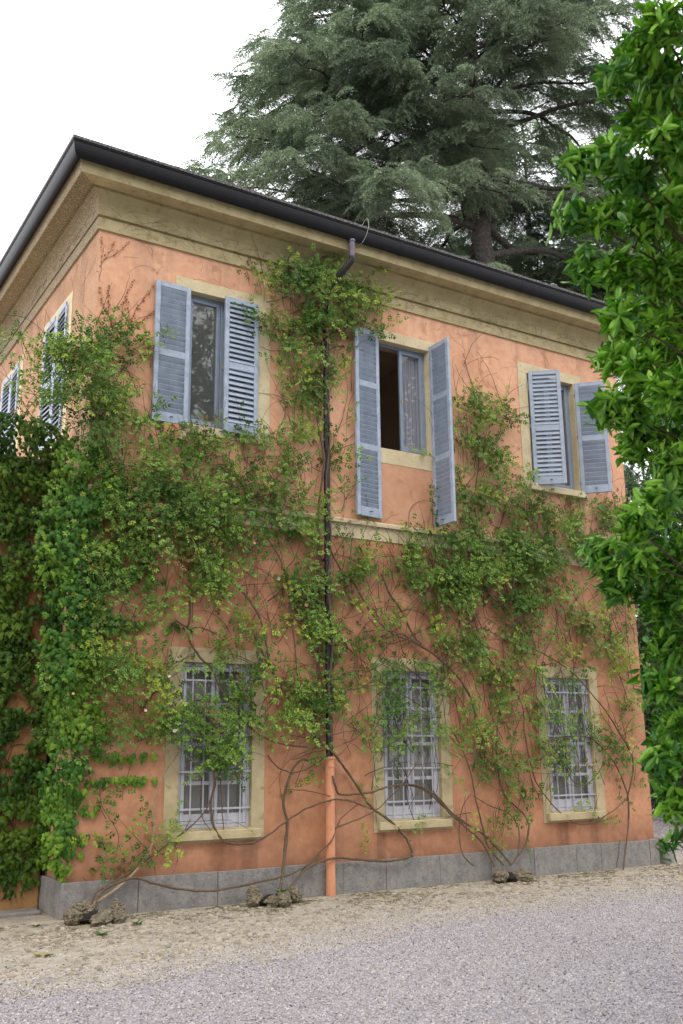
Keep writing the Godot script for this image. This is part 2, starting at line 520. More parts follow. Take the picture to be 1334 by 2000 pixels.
# ---------- objects ----------
func thing(called: String, label: String, category: String, at: Vector3, group := "") -> Node3D:
	var o := Node3D.new()
	o.name = called
	add_child(o, true)
	fix_name(o, called, self)
	o.position = at
	o.set_meta("label", label)
	o.set_meta("category", category)
	if group != "":
		o.set_meta("group", group)
	origin[o] = at
	return o


var used := {}


func fix_name(o: Node, called: String, parent: Node):
	var key := str(parent.get_instance_id()) + called
	var n: int = used.get(key, 0)
	used[key] = n + 1
	o.name = called if n == 0 else "%s_%03d" % [called, n]


# a part, its mesh given in world coordinates; its own origin is put at pivot
func part(parent: Node3D, called: String, mesh: Mesh, m: Material, shift := Vector3.ZERO, label := "") -> MeshInstance3D:
	var o := MeshInstance3D.new()
	o.mesh = mesh
	o.material_override = m
	parent.add_child(o)
	fix_name(o, called, parent)
	o.position = shift - (origin[parent] if origin.has(parent) else Vector3.ZERO)
	if label != "":
		o.set_meta("label", label)
	origin[o] = shift
	return o


func structure(called: String, mesh: Mesh, m: Material, label: String, category: String) -> MeshInstance3D:
	var o := MeshInstance3D.new()
	o.mesh = mesh
	o.material_override = m
	add_child(o)
	fix_name(o, called, self)
	o.set_meta("kind", "structure")
	o.set_meta("label", label)
	o.set_meta("category", category)
	origin[o] = Vector3.ZERO
	return o


# many copies of a few shapes as one mass; items are [Transform3D, Color]
func mass(parent: Node3D, called: String, meshes: Array, m: Material, items: Array, top := false):
	var lists := []
	for k in meshes.size():
		lists.append([])
	for i in items.size():
		lists[i % meshes.size()].append(items[i])
	for k in meshes.size():
		if lists[k].is_empty():
			continue
		var mm := MultiMesh.new()
		mm.transform_format = MultiMesh.TRANSFORM_3D
		mm.use_colors = true
		mm.mesh = meshes[k]
		mm.instance_count = lists[k].size()
		for i in lists[k].size():
			mm.set_instance_transform(i, lists[k][i][0])
			mm.set_instance_color(i, lists[k][i][1])
		var o := MultiMeshInstance3D.new()
		o.multimesh = mm
		o.material_override = m
		parent.add_child(o)
		fix_name(o, called, parent)
		o.position = -(origin[parent] if origin.has(parent) else Vector3.ZERO)
		o.set_meta("kind", "stuff")


# ---------- materials ----------
func seamless(size: int, freq: float, sd: int, oct := 4, kind := FastNoiseLite.TYPE_SIMPLEX_SMOOTH) -> PackedByteArray:
	var f := FastNoiseLite.new()
	f.seed = sd
	f.noise_type = kind
	f.frequency = freq
	f.fractal_octaves = oct
	var im := f.get_seamless_image(size, size)
	im.convert(Image.FORMAT_L8)
	return im.get_data()


# colours c0..c1 by mixed noises [frequency, seed, octaves, weight]; then spots [frequency, seed, threshold, softness, colour, strength]
func tex(size: int, c0: Color, c1: Color, layers: Array, spots := []) -> ImageTexture:
	var ls := []
	for l in layers:
		ls.append(seamless(size, l[0], l[1], l[2]))
	var ss := []
	for s in spots:
		ss.append(seamless(size, s[0], s[1], 3))
	var data := PackedByteArray()
	data.resize(size * size * 3)
	for i in size * size:
		var v := 0.0
		for k in ls.size():
			v += (ls[k][i] / 255.0 - 0.5) * layers[k][3]
		var c := c0.lerp(c1, clampf(v + 0.5, 0.0, 1.0))
		for k in ss.size():
			var s = spots[k]
			var w := smoothstep(s[2], s[2] + s[3], ss[k][i] / 255.0) * float(s[5])
			if w > 0.0:
				c = c.lerp(s[4], w)
		data[i * 3] = int(clampf(c.r, 0, 1) * 255.0)
		data[i * 3 + 1] = int(clampf(c.g, 0, 1) * 255.0)
		data[i * 3 + 2] = int(clampf(c.b, 0, 1) * 255.0)
	return ImageTexture.create_from_image(Image.create_from_data(size, size, false, Image.FORMAT_RGB8, data))


func grain(size: int, layers: Array) -> ImageTexture:
	return tex(size, Color.BLACK, Color.WHITE, layers)


func mat(c: Color, rough := 0.8, t: Texture2D = null, scale := 1.0, bump: Texture2D = null, depth := 0.0) -> StandardMaterial3D:
	var m := StandardMaterial3D.new()
	m.albedo_color = c
	m.roughness = rough
	if t or bump:
		m.uv1_triplanar = true
		m.uv1_world_triplanar = true
		m.uv1_scale = Vector3(scale, scale, scale)
	if t:
		m.albedo_texture = t
	if bump:
		m.heightmap_enabled = true
		m.heightmap_texture = bump
		m.heightmap_scale = depth
	return m


func leaf_mat(rough: float, back: Color, spec := 0.5) -> StandardMaterial3D:
	var m := StandardMaterial3D.new()
	m.vertex_color_use_as_albedo = true
	m.roughness = rough
	m.metallic_specular = spec
	m.cull_mode = BaseMaterial3D.CULL_DISABLED
	m.backlight_enabled = true
	m.backlight = back
	return m


func make_materials():
	var fine := grain(512, [[0.05, 3, 4, 0.7], [0.15, 4, 3, 0.6]])
	var W := Color.WHITE
	var streaks := weathering()
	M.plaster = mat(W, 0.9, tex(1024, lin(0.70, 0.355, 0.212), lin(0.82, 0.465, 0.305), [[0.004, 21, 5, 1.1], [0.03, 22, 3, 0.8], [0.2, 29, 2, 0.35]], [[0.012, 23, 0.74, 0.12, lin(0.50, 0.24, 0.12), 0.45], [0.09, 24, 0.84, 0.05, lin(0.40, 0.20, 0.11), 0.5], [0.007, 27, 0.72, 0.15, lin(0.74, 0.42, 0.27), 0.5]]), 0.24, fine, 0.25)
	M.plaster_low = mat(W, 0.9, tex(1024, lin(0.45, 0.205, 0.108), lin(0.585, 0.295, 0.176), [[0.004, 121, 5, 1.1], [0.03, 122, 3, 0.8], [0.2, 129, 2, 0.35]], [[0.012, 123, 0.72, 0.14, lin(0.36, 0.15, 0.065), 0.5], [0.09, 124, 0.84, 0.05, lin(0.30, 0.15, 0.08), 0.5], [0.007, 127, 0.74, 0.15, lin(0.64, 0.34, 0.21), 0.5]]), 0.24, fine, 0.25)  # deeper lower-storey tone, partly shade from belt and trees put into the colour
	M.plaster_side = mat(W, 0.95, tex(1024, lin(0.45, 0.245, 0.14), lin(0.60, 0.35, 0.215), [[0.005, 31, 5, 1.2], [0.05, 32, 3, 0.6]], [[0.12, 33, 0.60, 0.08, lin(0.22, 0.13, 0.075), 0.65], [0.01, 34, 0.6, 0.3, lin(0.46, 0.28, 0.17), 0.6]]), 0.35, fine, 0.3)  # base tone darker and greyer than the front, specks laid over it
	M.wing = mat(W, 0.95, tex(512, lin(0.26, 0.135, 0.052), lin(0.37, 0.21, 0.088), [[0.01, 36, 5, 1.2]], [[0.03, 37, 0.6, 0.2, lin(0.24, 0.12, 0.05), 0.6]]), 0.4, fine, 0.4)
	for m in [M.plaster, M.plaster_low, M.plaster_side]:
		streaked(m, streaks)
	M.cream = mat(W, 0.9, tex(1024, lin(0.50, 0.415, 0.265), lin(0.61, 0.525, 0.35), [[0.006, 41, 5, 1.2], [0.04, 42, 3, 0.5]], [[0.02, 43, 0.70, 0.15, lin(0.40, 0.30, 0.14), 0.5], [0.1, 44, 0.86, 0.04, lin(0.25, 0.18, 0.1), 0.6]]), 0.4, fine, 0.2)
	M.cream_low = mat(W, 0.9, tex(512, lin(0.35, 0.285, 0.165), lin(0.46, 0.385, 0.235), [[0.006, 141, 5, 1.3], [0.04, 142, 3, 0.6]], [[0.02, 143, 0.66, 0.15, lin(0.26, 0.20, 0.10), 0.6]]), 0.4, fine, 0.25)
	M.cornice = mat(W, 0.9, tex(1024, lin(0.36, 0.29, 0.155), lin(0.47, 0.39, 0.225), [[0.006, 45, 5, 1.2], [0.04, 46, 3, 0.5]], [[0.012, 47, 0.62, 0.2, lin(0.25, 0.195, 0.09), 0.6], [0.11, 48, 0.8, 0.05, lin(0.2, 0.14, 0.07), 0.6]]), 0.5, fine, 0.25)
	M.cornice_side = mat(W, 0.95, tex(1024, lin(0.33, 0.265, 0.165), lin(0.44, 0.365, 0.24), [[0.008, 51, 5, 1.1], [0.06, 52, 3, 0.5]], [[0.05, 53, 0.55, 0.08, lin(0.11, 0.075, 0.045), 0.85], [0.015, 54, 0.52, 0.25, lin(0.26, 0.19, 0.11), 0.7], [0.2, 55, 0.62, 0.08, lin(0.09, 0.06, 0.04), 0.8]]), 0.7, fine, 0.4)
	M.stone = mat(W, 0.9, tex(1024, lin(0.155, 0.147, 0.143), lin(0.265, 0.25, 0.238), [[0.006, 61, 5, 1.0], [0.12, 62, 3, 0.8]], [[0.015, 63, 0.66, 0.15, lin(0.13, 0.125, 0.125), 0.6], [0.02, 64, 0.72, 0.15, lin(0.38, 0.34, 0.27), 0.5]]), 0.8, fine, 0.5)
	M.mortar = mat(lin(0.06, 0.055, 0.05), 1.0)
	M.blue = mat(W, 0.55, tex(512, lin(0.245, 0.295, 0.385), lin(0.355, 0.41, 0.51), [[0.01, 71, 4, 1.3], [0.1, 72, 2, 0.5]], [[0.08, 73, 0.76, 0.08, lin(0.15, 0.175, 0.22), 0.6], [0.02, 74, 0.72, 0.15, lin(0.42, 0.46, 0.53), 0.3]]), 1.1, fine, 0.06)
	M.frame = mat(W, 0.5, tex(256, lin(0.19, 0.235, 0.32), lin(0.24, 0.29, 0.385), [[0.02, 75, 4, 1.0]]), 1.5)
	M.lilac = mat(W, 0.6, tex(256, lin(0.37, 0.375, 0.425), lin(0.46, 0.465, 0.515), [[0.02, 76, 4, 1.0], [0.1, 77, 2, 0.4]]), 1.5)
	M.gutter = mat(lin(0.015, 0.015, 0.017), 0.45, tex(512, lin(0.75, 0.75, 0.78), Color.WHITE, [[0.015, 78, 4, 1.2]], [[0.05, 79, 0.78, 0.1, lin(0.4, 0.35, 0.3), 0.6]]), 0.8, fine, 0.05)
	M.gutter.metallic_specular = 0.28
	M.zinc = mat(lin(0.42, 0.38, 0.39), 0.6, fine, 0.7)
	M.roof = mat(lin(0.20, 0.12, 0.09), 0.9)
	M.pipe_violet = mat(lin(0.165, 0.135, 0.20), 0.45, tex(256, lin(0.55, 0.5, 0.5), Color.WHITE, [[0.03, 80, 4, 1.2]]), 1.5)
	M.pipe_dark = mat(lin(0.060, 0.048, 0.055), 0.5, fine, 2.0)
	M.pipe_salmon = mat(W, 0.7, tex(256, lin(0.50, 0.215, 0.115), lin(0.60, 0.275, 0.155), [[0.02, 81, 4, 1.0]], [[0.08, 82, 0.8, 0.08, lin(0.35, 0.17, 0.1), 0.5]]), 1.0)
	M.iron = mat(lin(0.045, 0.04, 0.04), 0.6)
	M.glass = mat(Color(0.9, 0.95, 0.95, 0.04), 0.02)
	M.glass.transparency = BaseMaterial3D.TRANSPARENCY_ALPHA
	M.room = mat(lin(0.78, 0.66, 0.54), 0.9)
	M.room_pale = mat(lin(0.75, 0.72, 0.68), 0.9)
	M.blind = mat(lin(0.20, 0.187, 0.185), 0.9)
	M.lace = lace()
	M.terracotta = mat(W, 0.9, tex(256, lin(0.46, 0.17, 0.09), lin(0.62, 0.30, 0.18), [[0.03, 83, 4, 1.1]]), 3.0, fine, 0.3)
	M.cane = mat(W, 0.9, tex(256, lin(0.065, 0.042, 0.026), lin(0.17, 0.115, 0.07), [[0.03, 84, 4, 1.2], [0.12, 85, 2, 0.5]]), 4.0, fine, 0.5)
	M.cane_pale = mat(W, 0.9, tex(256, lin(0.22, 0.155, 0.095), lin(0.36, 0.27, 0.17), [[0.03, 86, 4, 1.2]]), 4.0, fine, 0.4)
	M.twig = mat(lin(0.062, 0.038, 0.022), 0.9)
	M.tendril = mat(lin(0.10, 0.058, 0.035), 0.9)
	M.bark = mat(W, 0.95, tex(512, lin(0.030, 0.026, 0.023), lin(0.095, 0.080, 0.068), [[0.02, 87, 4, 1.2], [0.09, 88, 3, 0.6]]), 0.7, grain(256, [[0.04, 89, 4, 1.4]]), 5.0)
	M.rose_leaf = leaf_mat(0.46, Color(0.34, 0.46, 0.10), 0.4)
	M.ivy_leaf = leaf_mat(0.55, Color(0.24, 0.40, 0.08), 0.35)
	M.shrub_leaf = leaf_mat(0.45, Color(0.44, 0.62, 0.10), 0.42)
	M.needle = leaf_mat(0.7, Color(0.30, 0.36, 0.22), 0.3)
	M.hedge_leaf = leaf_mat(0.5, Color(0.2, 0.3, 0.1), 0.4)
	M.petal = leaf_mat(0.7, Color(0.5, 0.45, 0.4), 0.3)
	M.gravel = mat(W, 0.95, tex(1024, lin(0.195, 0.18, 0.188), lin(0.40, 0.372, 0.388), [[0.006, 91, 3, 0.4], [0.12, 92, 3, 1.3]], [[0.09, 93, 0.78, 0.08, lin(0.12, 0.10, 0.12), 0.7]]), 0.7, fine, 2.0)
	M.sand = mat(W, 0.95, tex(1024, lin(0.26, 0.228, 0.178), lin(0.41, 0.365, 0.305), [[0.005, 94, 4, 1.1], [0.08, 95, 3, 0.5]], [[0.014, 96, 0.58, 0.18, lin(0.24, 0.20, 0.115), 0.65], [0.11, 97, 0.78, 0.06, lin(0.2, 0.15, 0.09), 0.5]]), 0.55, fine, 1.2)
	M.added_lawn = mat(W, 0.95, tex(256, lin(0.03, 0.055, 0.015), lin(0.07, 0.10, 0.03), [[0.02, 111, 4, 1.2]]), 0.3)
	M.cobble = leaf_mat(0.85, Color.BLACK, 0.4)
	M.cobble.backlight_enabled = false
	M.cobble.heightmap_enabled = false
	M.tufa = mat(W, 1.0, tex(512, lin(0.10, 0.082, 0.056), lin(0.33, 0.275, 0.20), [[0.015, 98, 5, 1.2], [0.08, 99, 3, 0.7]], [[0.03, 100, 0.66, 0.12, lin(0.09, 0.085, 0.025), 0.7]]), 2.0, grain(256, [[0.06, 101, 5, 1.5]]), 4.0)
	M.soil = mat(lin(0.10, 0.072, 0.048), 1.0, fine, 3.0, fine, 2.0)


# what weather has left on the plaster, one picture for a wall 9 m long and 8.5 m high: rain runs below the sills
# and the cornice, splash and damp above the plinth, hairline cracks, paler patches
func weathering() -> ImageTexture:
	var n := 1024
	var runs := seamless(n, 0.02, 151, 4)
	var cloud := seamless(n, 0.006, 152, 4)
	var fine := seamless(n, 0.05, 153, 3)
	var sills := [[1.12, 2.27, 0.70], [3.95, 5.10, 0.70], [6.83, 7.94, 0.70], [1.1, 2.3, 5.56], [6.85, 8.04, 5.55], [0.0, 9.0, 7.99], [0.0, 9.0, 4.47]]
	var data := PackedByteArray()
	data.resize(n * n * 3)
	for j in n:
		var y := 8.5 * (1.0 - (j + 0.5) / n)
		for i in n:
			var x := 9.0 * (i + 0.5) / n
			var run := runs[((j / 14) % n) * n + i] / 255.0
			var c := cloud[j * n + i] / 255.0
			var f := fine[j * n + i] / 255.0
			var k := 0.0
			for s in sills:
				if x > s[0] and x < s[1] and y < s[2]:
					k = maxf(k, exp((y - s[2]) / 0.55) * smoothstep(0.45, 0.75, run) * (0.34 if s[1] - s[0] < 2.0 else 0.22))
			k += 0.10 * smoothstep(0.52, 0.85, run) * smoothstep(0.4, 0.7, c)
			var damp := smoothstep(0.55 + 0.5 * c, 0.30, y) * (0.22 + 0.25 * f)
			k += damp
			var pale := smoothstep(0.66, 0.80, c) * 0.5
			var v := Vector3(1, 1, 1).lerp(Vector3(0.52, 0.49, 0.47), clampf(k, 0, 0.8)) * (0.93 + 0.07 * pale + 0.06 * (f - 0.5))
			data[(j * n + i) * 3] = int(clampf(v.x, 0, 1) * 255)
			data[(j * n + i) * 3 + 1] = int(clampf(v.y, 0, 1) * 255)
			data[(j * n + i) * 3 + 2] = int(clampf(v.z, 0, 1) * 255)
	var r2 := RandomNumberGenerator.new()
	r2.seed = 5150
	for q in 34:
		var p := Vector2(r2.randf_range(0, n), r2.randf_range(0, n))
		var a := r2.randf_range(-2.2, -0.9)
		for w in r2.randi_range(25, 90):
			p += Vector2(cos(a), sin(a)) * 1.1
			a += r2.randf_range(-0.35, 0.35)
			if p.x < 1 or p.y < 1 or p.x > n - 2 or p.y > n - 2:
				break
			for ch in 3:
				var at := (int(p.y) * n + int(p.x)) * 3 + ch
				data[at] = int(data[at] * 0.72)
	return ImageTexture.create_from_image(Image.create_from_data(n, n, false, Image.FORMAT_RGB8, data))


# the weathering lies over the plaster by the wall's own coordinates
func streaked(m: StandardMaterial3D, t: Texture2D):
	m.detail_enabled = true
	m.detail_blend_mode = BaseMaterial3D.BLEND_MODE_MUL
	m.detail_uv_layer = BaseMaterial3D.DETAIL_UV_2
	m.detail_albedo = t


# a lace curtain: sheer cloth with a woven pattern of stems, leaves and bells
func lace() -> StandardMaterial3D:
	var w := 256
	var h := 1024
	var im := Image.create(w, h, false, Image.FORMAT_RGBA8)
	var motifs := []
	var r2 := RandomNumberGenerator.new()
	r2.seed = 77
	for k in 52:
		motifs.append([r2.randf_range(40, w - 40), h * (0.42 + 0.56 * sqrt(r2.randf())) if k > 14 else r2.randf_range(0.1, 0.45) * h, r2.randf_range(0, TAU), r2.randf_range(9, 22)])
	for y in h:
		for x in w:
			var a := 0.70 + 0.10 * sin(x * 0.22) + 0.05 * sin(x * 0.61 + 1.0)
			im.set_pixel(x, y, Color(0.56, 0.57, 0.62, a))
	for m in motifs:
		var s: float = m[3]
		for dy in range(-int(s) * 2, int(s) * 2 + 1):
			for dx in range(-int(s) * 2, int(s) * 2 + 1):
				var p := Vector2(dx, dy).rotated(m[2])
				var e := (p.x * p.x) / (s * s * 2.2) + (p.y * p.y) / (s * s * 0.42)
				var x := int(m[0]) + dx
				var y := int(m[1]) + dy
				if e < 1.0 and x >= 0 and y >= 0 and x < w and y < h:
					im.set_pixel(x, y, Color(0.67, 0.68, 0.71, 0.86 if absf(p.y) > 1.2 else 0.6))
	var m := StandardMaterial3D.new()
	m.albedo_texture = ImageTexture.create_from_image(im)
	m.transparency = BaseMaterial3D.TRANSPARENCY_ALPHA
	m.roughness = 0.95
	m.cull_mode = BaseMaterial3D.CULL_DISABLED
	return m


# ---------- leaves ----------
func leaf_tint(v: float) -> Color:
	return Color(v, v, v)


# one leaf blade of rounded outline folded along its midrib: base at b, towards d, face n
func blade(st: SurfaceTool, b: Vector3, d: Vector3, n: Vector3, l: float, w: float, c: Color, droop := 0.15):
	var s := d.cross(n).normalized()
	var t := b + d * l - n * l * droop
	var a1 := b + d * l * 0.28 + s * w * 0.85 + n * w * 0.30
	var a2 := b + d * l * 0.66 + s * w * 0.78 + n * w * 0.22 - n * l * droop * 0.3
	var b1 := b + d * l * 0.28 - s * w * 0.85 + n * w * 0.30
	var b2 := b + d * l * 0.66 - s * w * 0.78 + n * w * 0.22 - n * l * droop * 0.3
	st.set_color(c)
	tri(st, b, a1, a2)
	tri(st, b, a2, t)
	tri(st, b, b2, b1)
	tri(st, b, t, b2)


# a shoot of a rambling rose: a thin drooping twig with compound leaves
func rose_spray(sd: int) -> ArrayMesh:
	var r := RandomNumberGenerator.new()
	r.seed = sd
	var st := start()
	var n := 6
	var p := Vector3.ZERO
	var pts := PackedVector3Array([p])
	var d := Vector3(1, 0.1, 0.12).normalized()
	for k in n:
		d = (d + Vector3(0, -0.16, r.randf_range(-0.06, 0.1)) + Vector3(0, r.randf_range(-0.12, 0.12), 0)).normalized()
		p += d * 0.058
		pts.append(p)
		var side := 1.0 if k % 2 == 0 else -1.0
		var ax := (d * 0.55 + Vector3(0, 0.75 * side, r.randf_range(-0.25, 0.55))).normalized()
		if k == n - 1:
			ax = d
		var up := Vector3(r.randf_range(-0.3, 0.3), 0.35, 1.0).normalized()
		up = (up - ax * up.dot(ax)).normalized()
		var sd2 := ax.cross(up)
		var pairs := 2 if r.randf() < 0.45 else 3
		var q := p
		for j in pairs:
			q += ax * r.randf_range(0.021, 0.029) - Vector3(0, 0.004, 0)
			for s: float in [-1.0, 1.0]:
				var v := r.randf_range(0.45, 1.65)
				var ld := (sd2 * s + ax * 0.45 + Vector3(0, -0.25, 0) + Vector3(r.randf_range(-0.2, 0.2), r.randf_range(-0.2, 0.2), r.randf_range(-0.25, 0.25))).normalized()
				var nn := (up + Vector3(r.randf_range(-0.45, 0.45), r.randf_range(-0.45, 0.45), 0)).normalized()
				blade(st, q, ld, nn, r.randf_range(0.027, 0.042), r.randf_range(0.0085, 0.0128), Color(v * r.randf_range(0.85, 1.2), v, v * r.randf_range(0.7, 1.2)), 0.2)
		blade(st, q, (ax + Vector3(0, -0.25, 0)).normalized(), up, r.randf_range(0.032, 0.044), 0.0115, leaf_tint(r.randf_range(0.8, 1.3)), 0.25)
	st.set_color(Color(1.6, 0.75, 0.9))
	for i in pts.size() - 1:
		var w := Vector3(0, 0.0018, 0.0012)
		quad(st, pts[i] - w, pts[i + 1] - w, pts[i + 1] + w, pts[i] + w)
	return done(st)


# an ivy leaf with three lobes; base at the origin, tip towards x, face z
func ivy_leaf(sd: int) -> ArrayMesh:
	var r := RandomNumberGenerator.new()
	r.seed = sd
	var st := start()
	var v := r.randf_range(0.7, 1.3)
	st.set_color(Color(v * r.randf_range(0.8, 1.25), v, v * r.randf_range(0.7, 1.2)))
	var o := [Vector3(0, 0, 0), Vector3(-0.012, 0.026, -0.004), Vector3(0.022, 0.046, -0.012), Vector3(0.036, 0.026, 0.0), Vector3(0.055, 0.026, -0.006), Vector3(0.092, 0.0, -0.022)]
	for s: float in [1.0, -1.0]:
		var q := []
		for p in o:
			q.append(Vector3(p.x * r.randf_range(0.92, 1.08), p.y * s * r.randf_range(0.9, 1.1), p.z + r.randf_range(-0.004, 0.004)))
		q[0] = Vector3.ZERO
		q[5] = o[5]
		var c := Vector3(0.035, 0, 0.006)
		for k in 5:
			if s > 0:
				tri(st, c, q[k], q[k + 1])
			else:
				tri(st, c, q[k + 1], q[k])
	return done(st)


# a long smooth evergreen leaf, arched and folded; base at the origin, towards x, face z
func laurel_leaf(sd: int) -> ArrayMesh:
	var r := RandomNumberGenerator.new()
	r.seed = sd
	var st := start()
	var v := r.randf_range(0.7, 1.25)
	var c := Color(v * r.randf_range(0.75, 1.5), v, v * r.randf_range(0.6, 1.3))
	var l := 0.100
	var xs := [0.0, 0.10, 0.32, 0.58, 0.82, 1.0]
	var ws := [0.002, 0.005, 0.0135, 0.0158, 0.0105, 0.0006]
	var bend := r.randf_range(0.05, 0.28)
	var fold := r.randf_range(0.15, 0.5)
	var wave := r.randf_range(-0.004, 0.004)
	var mid := []
	var lf := []
	var rt := []
	for k in xs.size():
		var z: float = -bend * l * xs[k] * xs[k] + 0.01 * xs[k]
		mid.append(Vector3(xs[k] * l, 0, z))
		lf.append(Vector3(xs[k] * l, ws[k], z + ws[k] * fold + wave * sin(xs[k] * 9.0)))
		rt.append(Vector3(xs[k] * l, -ws[k], z + ws[k] * fold - wave * sin(xs[k] * 7.0)))
	st.set_color(c)
	for k in xs.size() - 1:
		quad(st, mid[k], lf[k], lf[k + 1], mid[k + 1])
		quad(st, rt[k], mid[k], mid[k + 1], rt[k + 1])
	return done(st)


# a flat drooping cedar branchlet, feathered with needle tufts; along x, y up
func cedar_spray(sd: int) -> ArrayMesh:
	var r := RandomNumberGenerator.new()
	r.seed = sd
	var st := start()
	var p := Vector3.ZERO
	var d := Vector3(1, 0.12, 0)
	for k in 9:
		d = (d + Vector3(0, -0.085, r.randf_range(-0.06, 0.06))).normalized()
		p += d * 0.085
		for s: float in [-1.0, 1.0]:
			var l := (0.34 - 0.028 * k) * r.randf_range(0.7, 1.2)
			var td := (d * 0.7 + Vector3(0, r.randf_range(-0.1, 0.12), s * 0.9)).normalized()
			var q := p
			var m := int(maxf(2.0, l / 0.042))
			for j in m:
				td = (td + Vector3(0, -0.10, 0)).normalized()
				q += td * 0.042
				var v := r.randf_range(0.6, 1.35)
				st.set_color(Color(v, v, v * r.randf_range(0.85, 1.15)))
				for e in 2:
					var bd := (td * 0.8 + Vector3(r.randf_range(-1, 1), r.randf_range(-0.5, 1.0), r.randf_range(-1, 1)) * 0.75).normalized()
					var w := td.cross(bd).normalized() * 0.012
					tri(st, q - w, q + w, q + bd * r.randf_range(0.05, 0.085))
		for e in 3:
			var bd := (d * 0.6 + Vector3(r.randf_range(-1, 1), r.randf_range(0, 1), r.randf_range(-1, 1))).normalized()
			var w := d.cross(bd).normalized() * 0.012
			tri(st, p - w, p + w, p + bd * 0.08)
	return done(st)


func basis_from(x: Vector3, z: Vector3, s := 1.0) -> Basis:
	x = x.normalized()
	z = z - x * z.dot(x)
	z = z.normalized() if z.length() > 0.01 else x.cross(Vector3(0.3, 0.5, 0.8)).normalized()
	return Basis(x * s, z.cross(x) * s, z * s)


# ---------- climbers ----------
const GREEN := Color(0.055, 0.138, 0.013)
const GREEN_PALE := Color(0.225, 0.36, 0.060)
const YOUNG := Color(0.33, 0.40, 0.045)


func rose_items(blobs: Array, per_m2: float) -> Array:
	var items := []
	for b in blobs:
		var n := int(per_m2 * pow(b[4], 1.25) * PI * b[2] * b[3] + 1.5)
		for i in n:
			var a := R(0, TAU)
			var rr := sqrt(rng.randf()) * (1.0 + 0.36 * rng.randfn())
			var x: float = b[0] + cos(a) * rr * b[2]
			var y: float = b[1] + sin(a) * rr * b[3]
			var cl := noise.get_noise_2d(x * 260.0, y * 260.0) + 0.5 * noise.get_noise_2d(x * 700.0 + 50.0, y * 700.0)
			if cl < 0.09 - 0.30 * float(b[4]):
				continue
			var z: float = 0.02 + float(b[5]) * pow(rng.randf(), 0.8) * maxf(0.25, 1.0 - 0.6 * rr * rr)
			if y < 0.06 or (x > 0.86 and x < 1.2 and y > 5.36 and y < 5.68):
				continue
			var t := R(0, TAU)
			var dir := Vector3(cos(t), sin(t) * 0.9 - 0.12, R(0.0, 0.55))
			var nz := Vector3(R(-0.5, 0.5), R(-0.1, 0.9), 1.0)
			var young: bool = rng.randf() < (1.0 if b[6] > 0.95 else float(b[6]) * 0.55)
			var c := GREEN.lerp(GREEN_PALE, clampf(0.35 + 0.9 * noise.get_noise_2d(x * 180.0 + 300.0, y * 180.0) + R(-0.45, 0.45), 0, 1))
			if young:
				c = c.lerp(YOUNG, R(0.35, 0.95))
			elif rng.randf() < 0.06:
				c = c.lerp(Color(0.20, 0.13, 0.035), R(0.3, 0.9))
			var s := R(0.8, 1.3)
			items.append([Transform3D(basis_from(dir, nz, s), Vector3(x, y, z) - dir.normalized() * 0.15 * s), c])
	return items


func twigs_of(blobs: Array, per_m2: float) -> ArrayMesh:
	var st := start()
	for b in blobs:
		var n := int(per_m2 * (0.4 + 0.6 * float(b[4])) * b[2] * b[3] * 3.14 + rng.randf())
		for i in n:
			var x: float = b[0] + R(-1, 1) * b[2]
			var y: float = b[1] - R(-0.6, 1.2) * b[3]
			var a := PI / 2 + rng.randfn() * 0.7
			var turn := R(-0.14, 0.14)
			var pts := PackedVector3Array()
			var z := R(0.02, 0.06)
			for k in int(R(5, 15)):
				if y < 0.1:
					break
				pts.append(Vector3(x, y, z))
				x += cos(a) * 0.08
				y += sin(a) * 0.08
				z = clampf(z + R(-0.015, 0.02), 0.015, 0.16)
				a += turn + R(-0.2, 0.2)
			if pts.size() > 2:
				tube(st, pts, taper(pts.size(), R(0.003, 0.0062), 0.0018), 4)
	return done(st)


func cane_mesh(row: Array) -> ArrayMesh:
	var pts := PackedVector3Array()
	for i in range(2, row.size(), 2):
		var y: float = row[i + 1]
		pts.append(Vector3(row[i], y, (0.165 if absf(float(row[i]) - 3.19) < 0.10 else 0.08) + 0.22 * maxf(0.0, 1.0 - y / 0.5) + R(-0.012, 0.012)))
	var c := curve(pts, 5)
	for i in range(1, c.size() - 1):
		c[i] += Vector3(R(-1, 1), R(-1, 1), R(-1, 1)) * 0.004
	var st := start()
	tube(st, c, taper(c.size(), row[0], row[1], 0.12), 7, 0.3)
	# thorny stubs and side shoots cut short
	for i in range(3, c.size() - 2, 5):
		var q := c[i]
		var d := Vector3(R(-1, 1), R(-0.5, 1), R(0.1, 0.7)).normalized()
		var l := R(0.02, 0.06)
		tube(st, PackedVector3Array([q, q + d * l]), PackedFloat32Array([row[1] * 0.55, row[1] * 0.25]), 4)
	return done(st)


func rose_bloom() -> ArrayMesh:
	var st := start()
	for k in 9:
		var a := TAU * k / 5.0 + (0.5 if k > 4 else 0.0)
		var l := 0.026 if k < 5 else 0.016
		var d := Vector3(cos(a), sin(a), 0.35 if k < 5 else 1.0).normalized()
		blade(st, Vector3.ZERO, d, (Vector3(0, 0, 1) - d * d.z).normalized(), l, 0.012, Color(1, 1, 1), -0.15)
	return done(st)


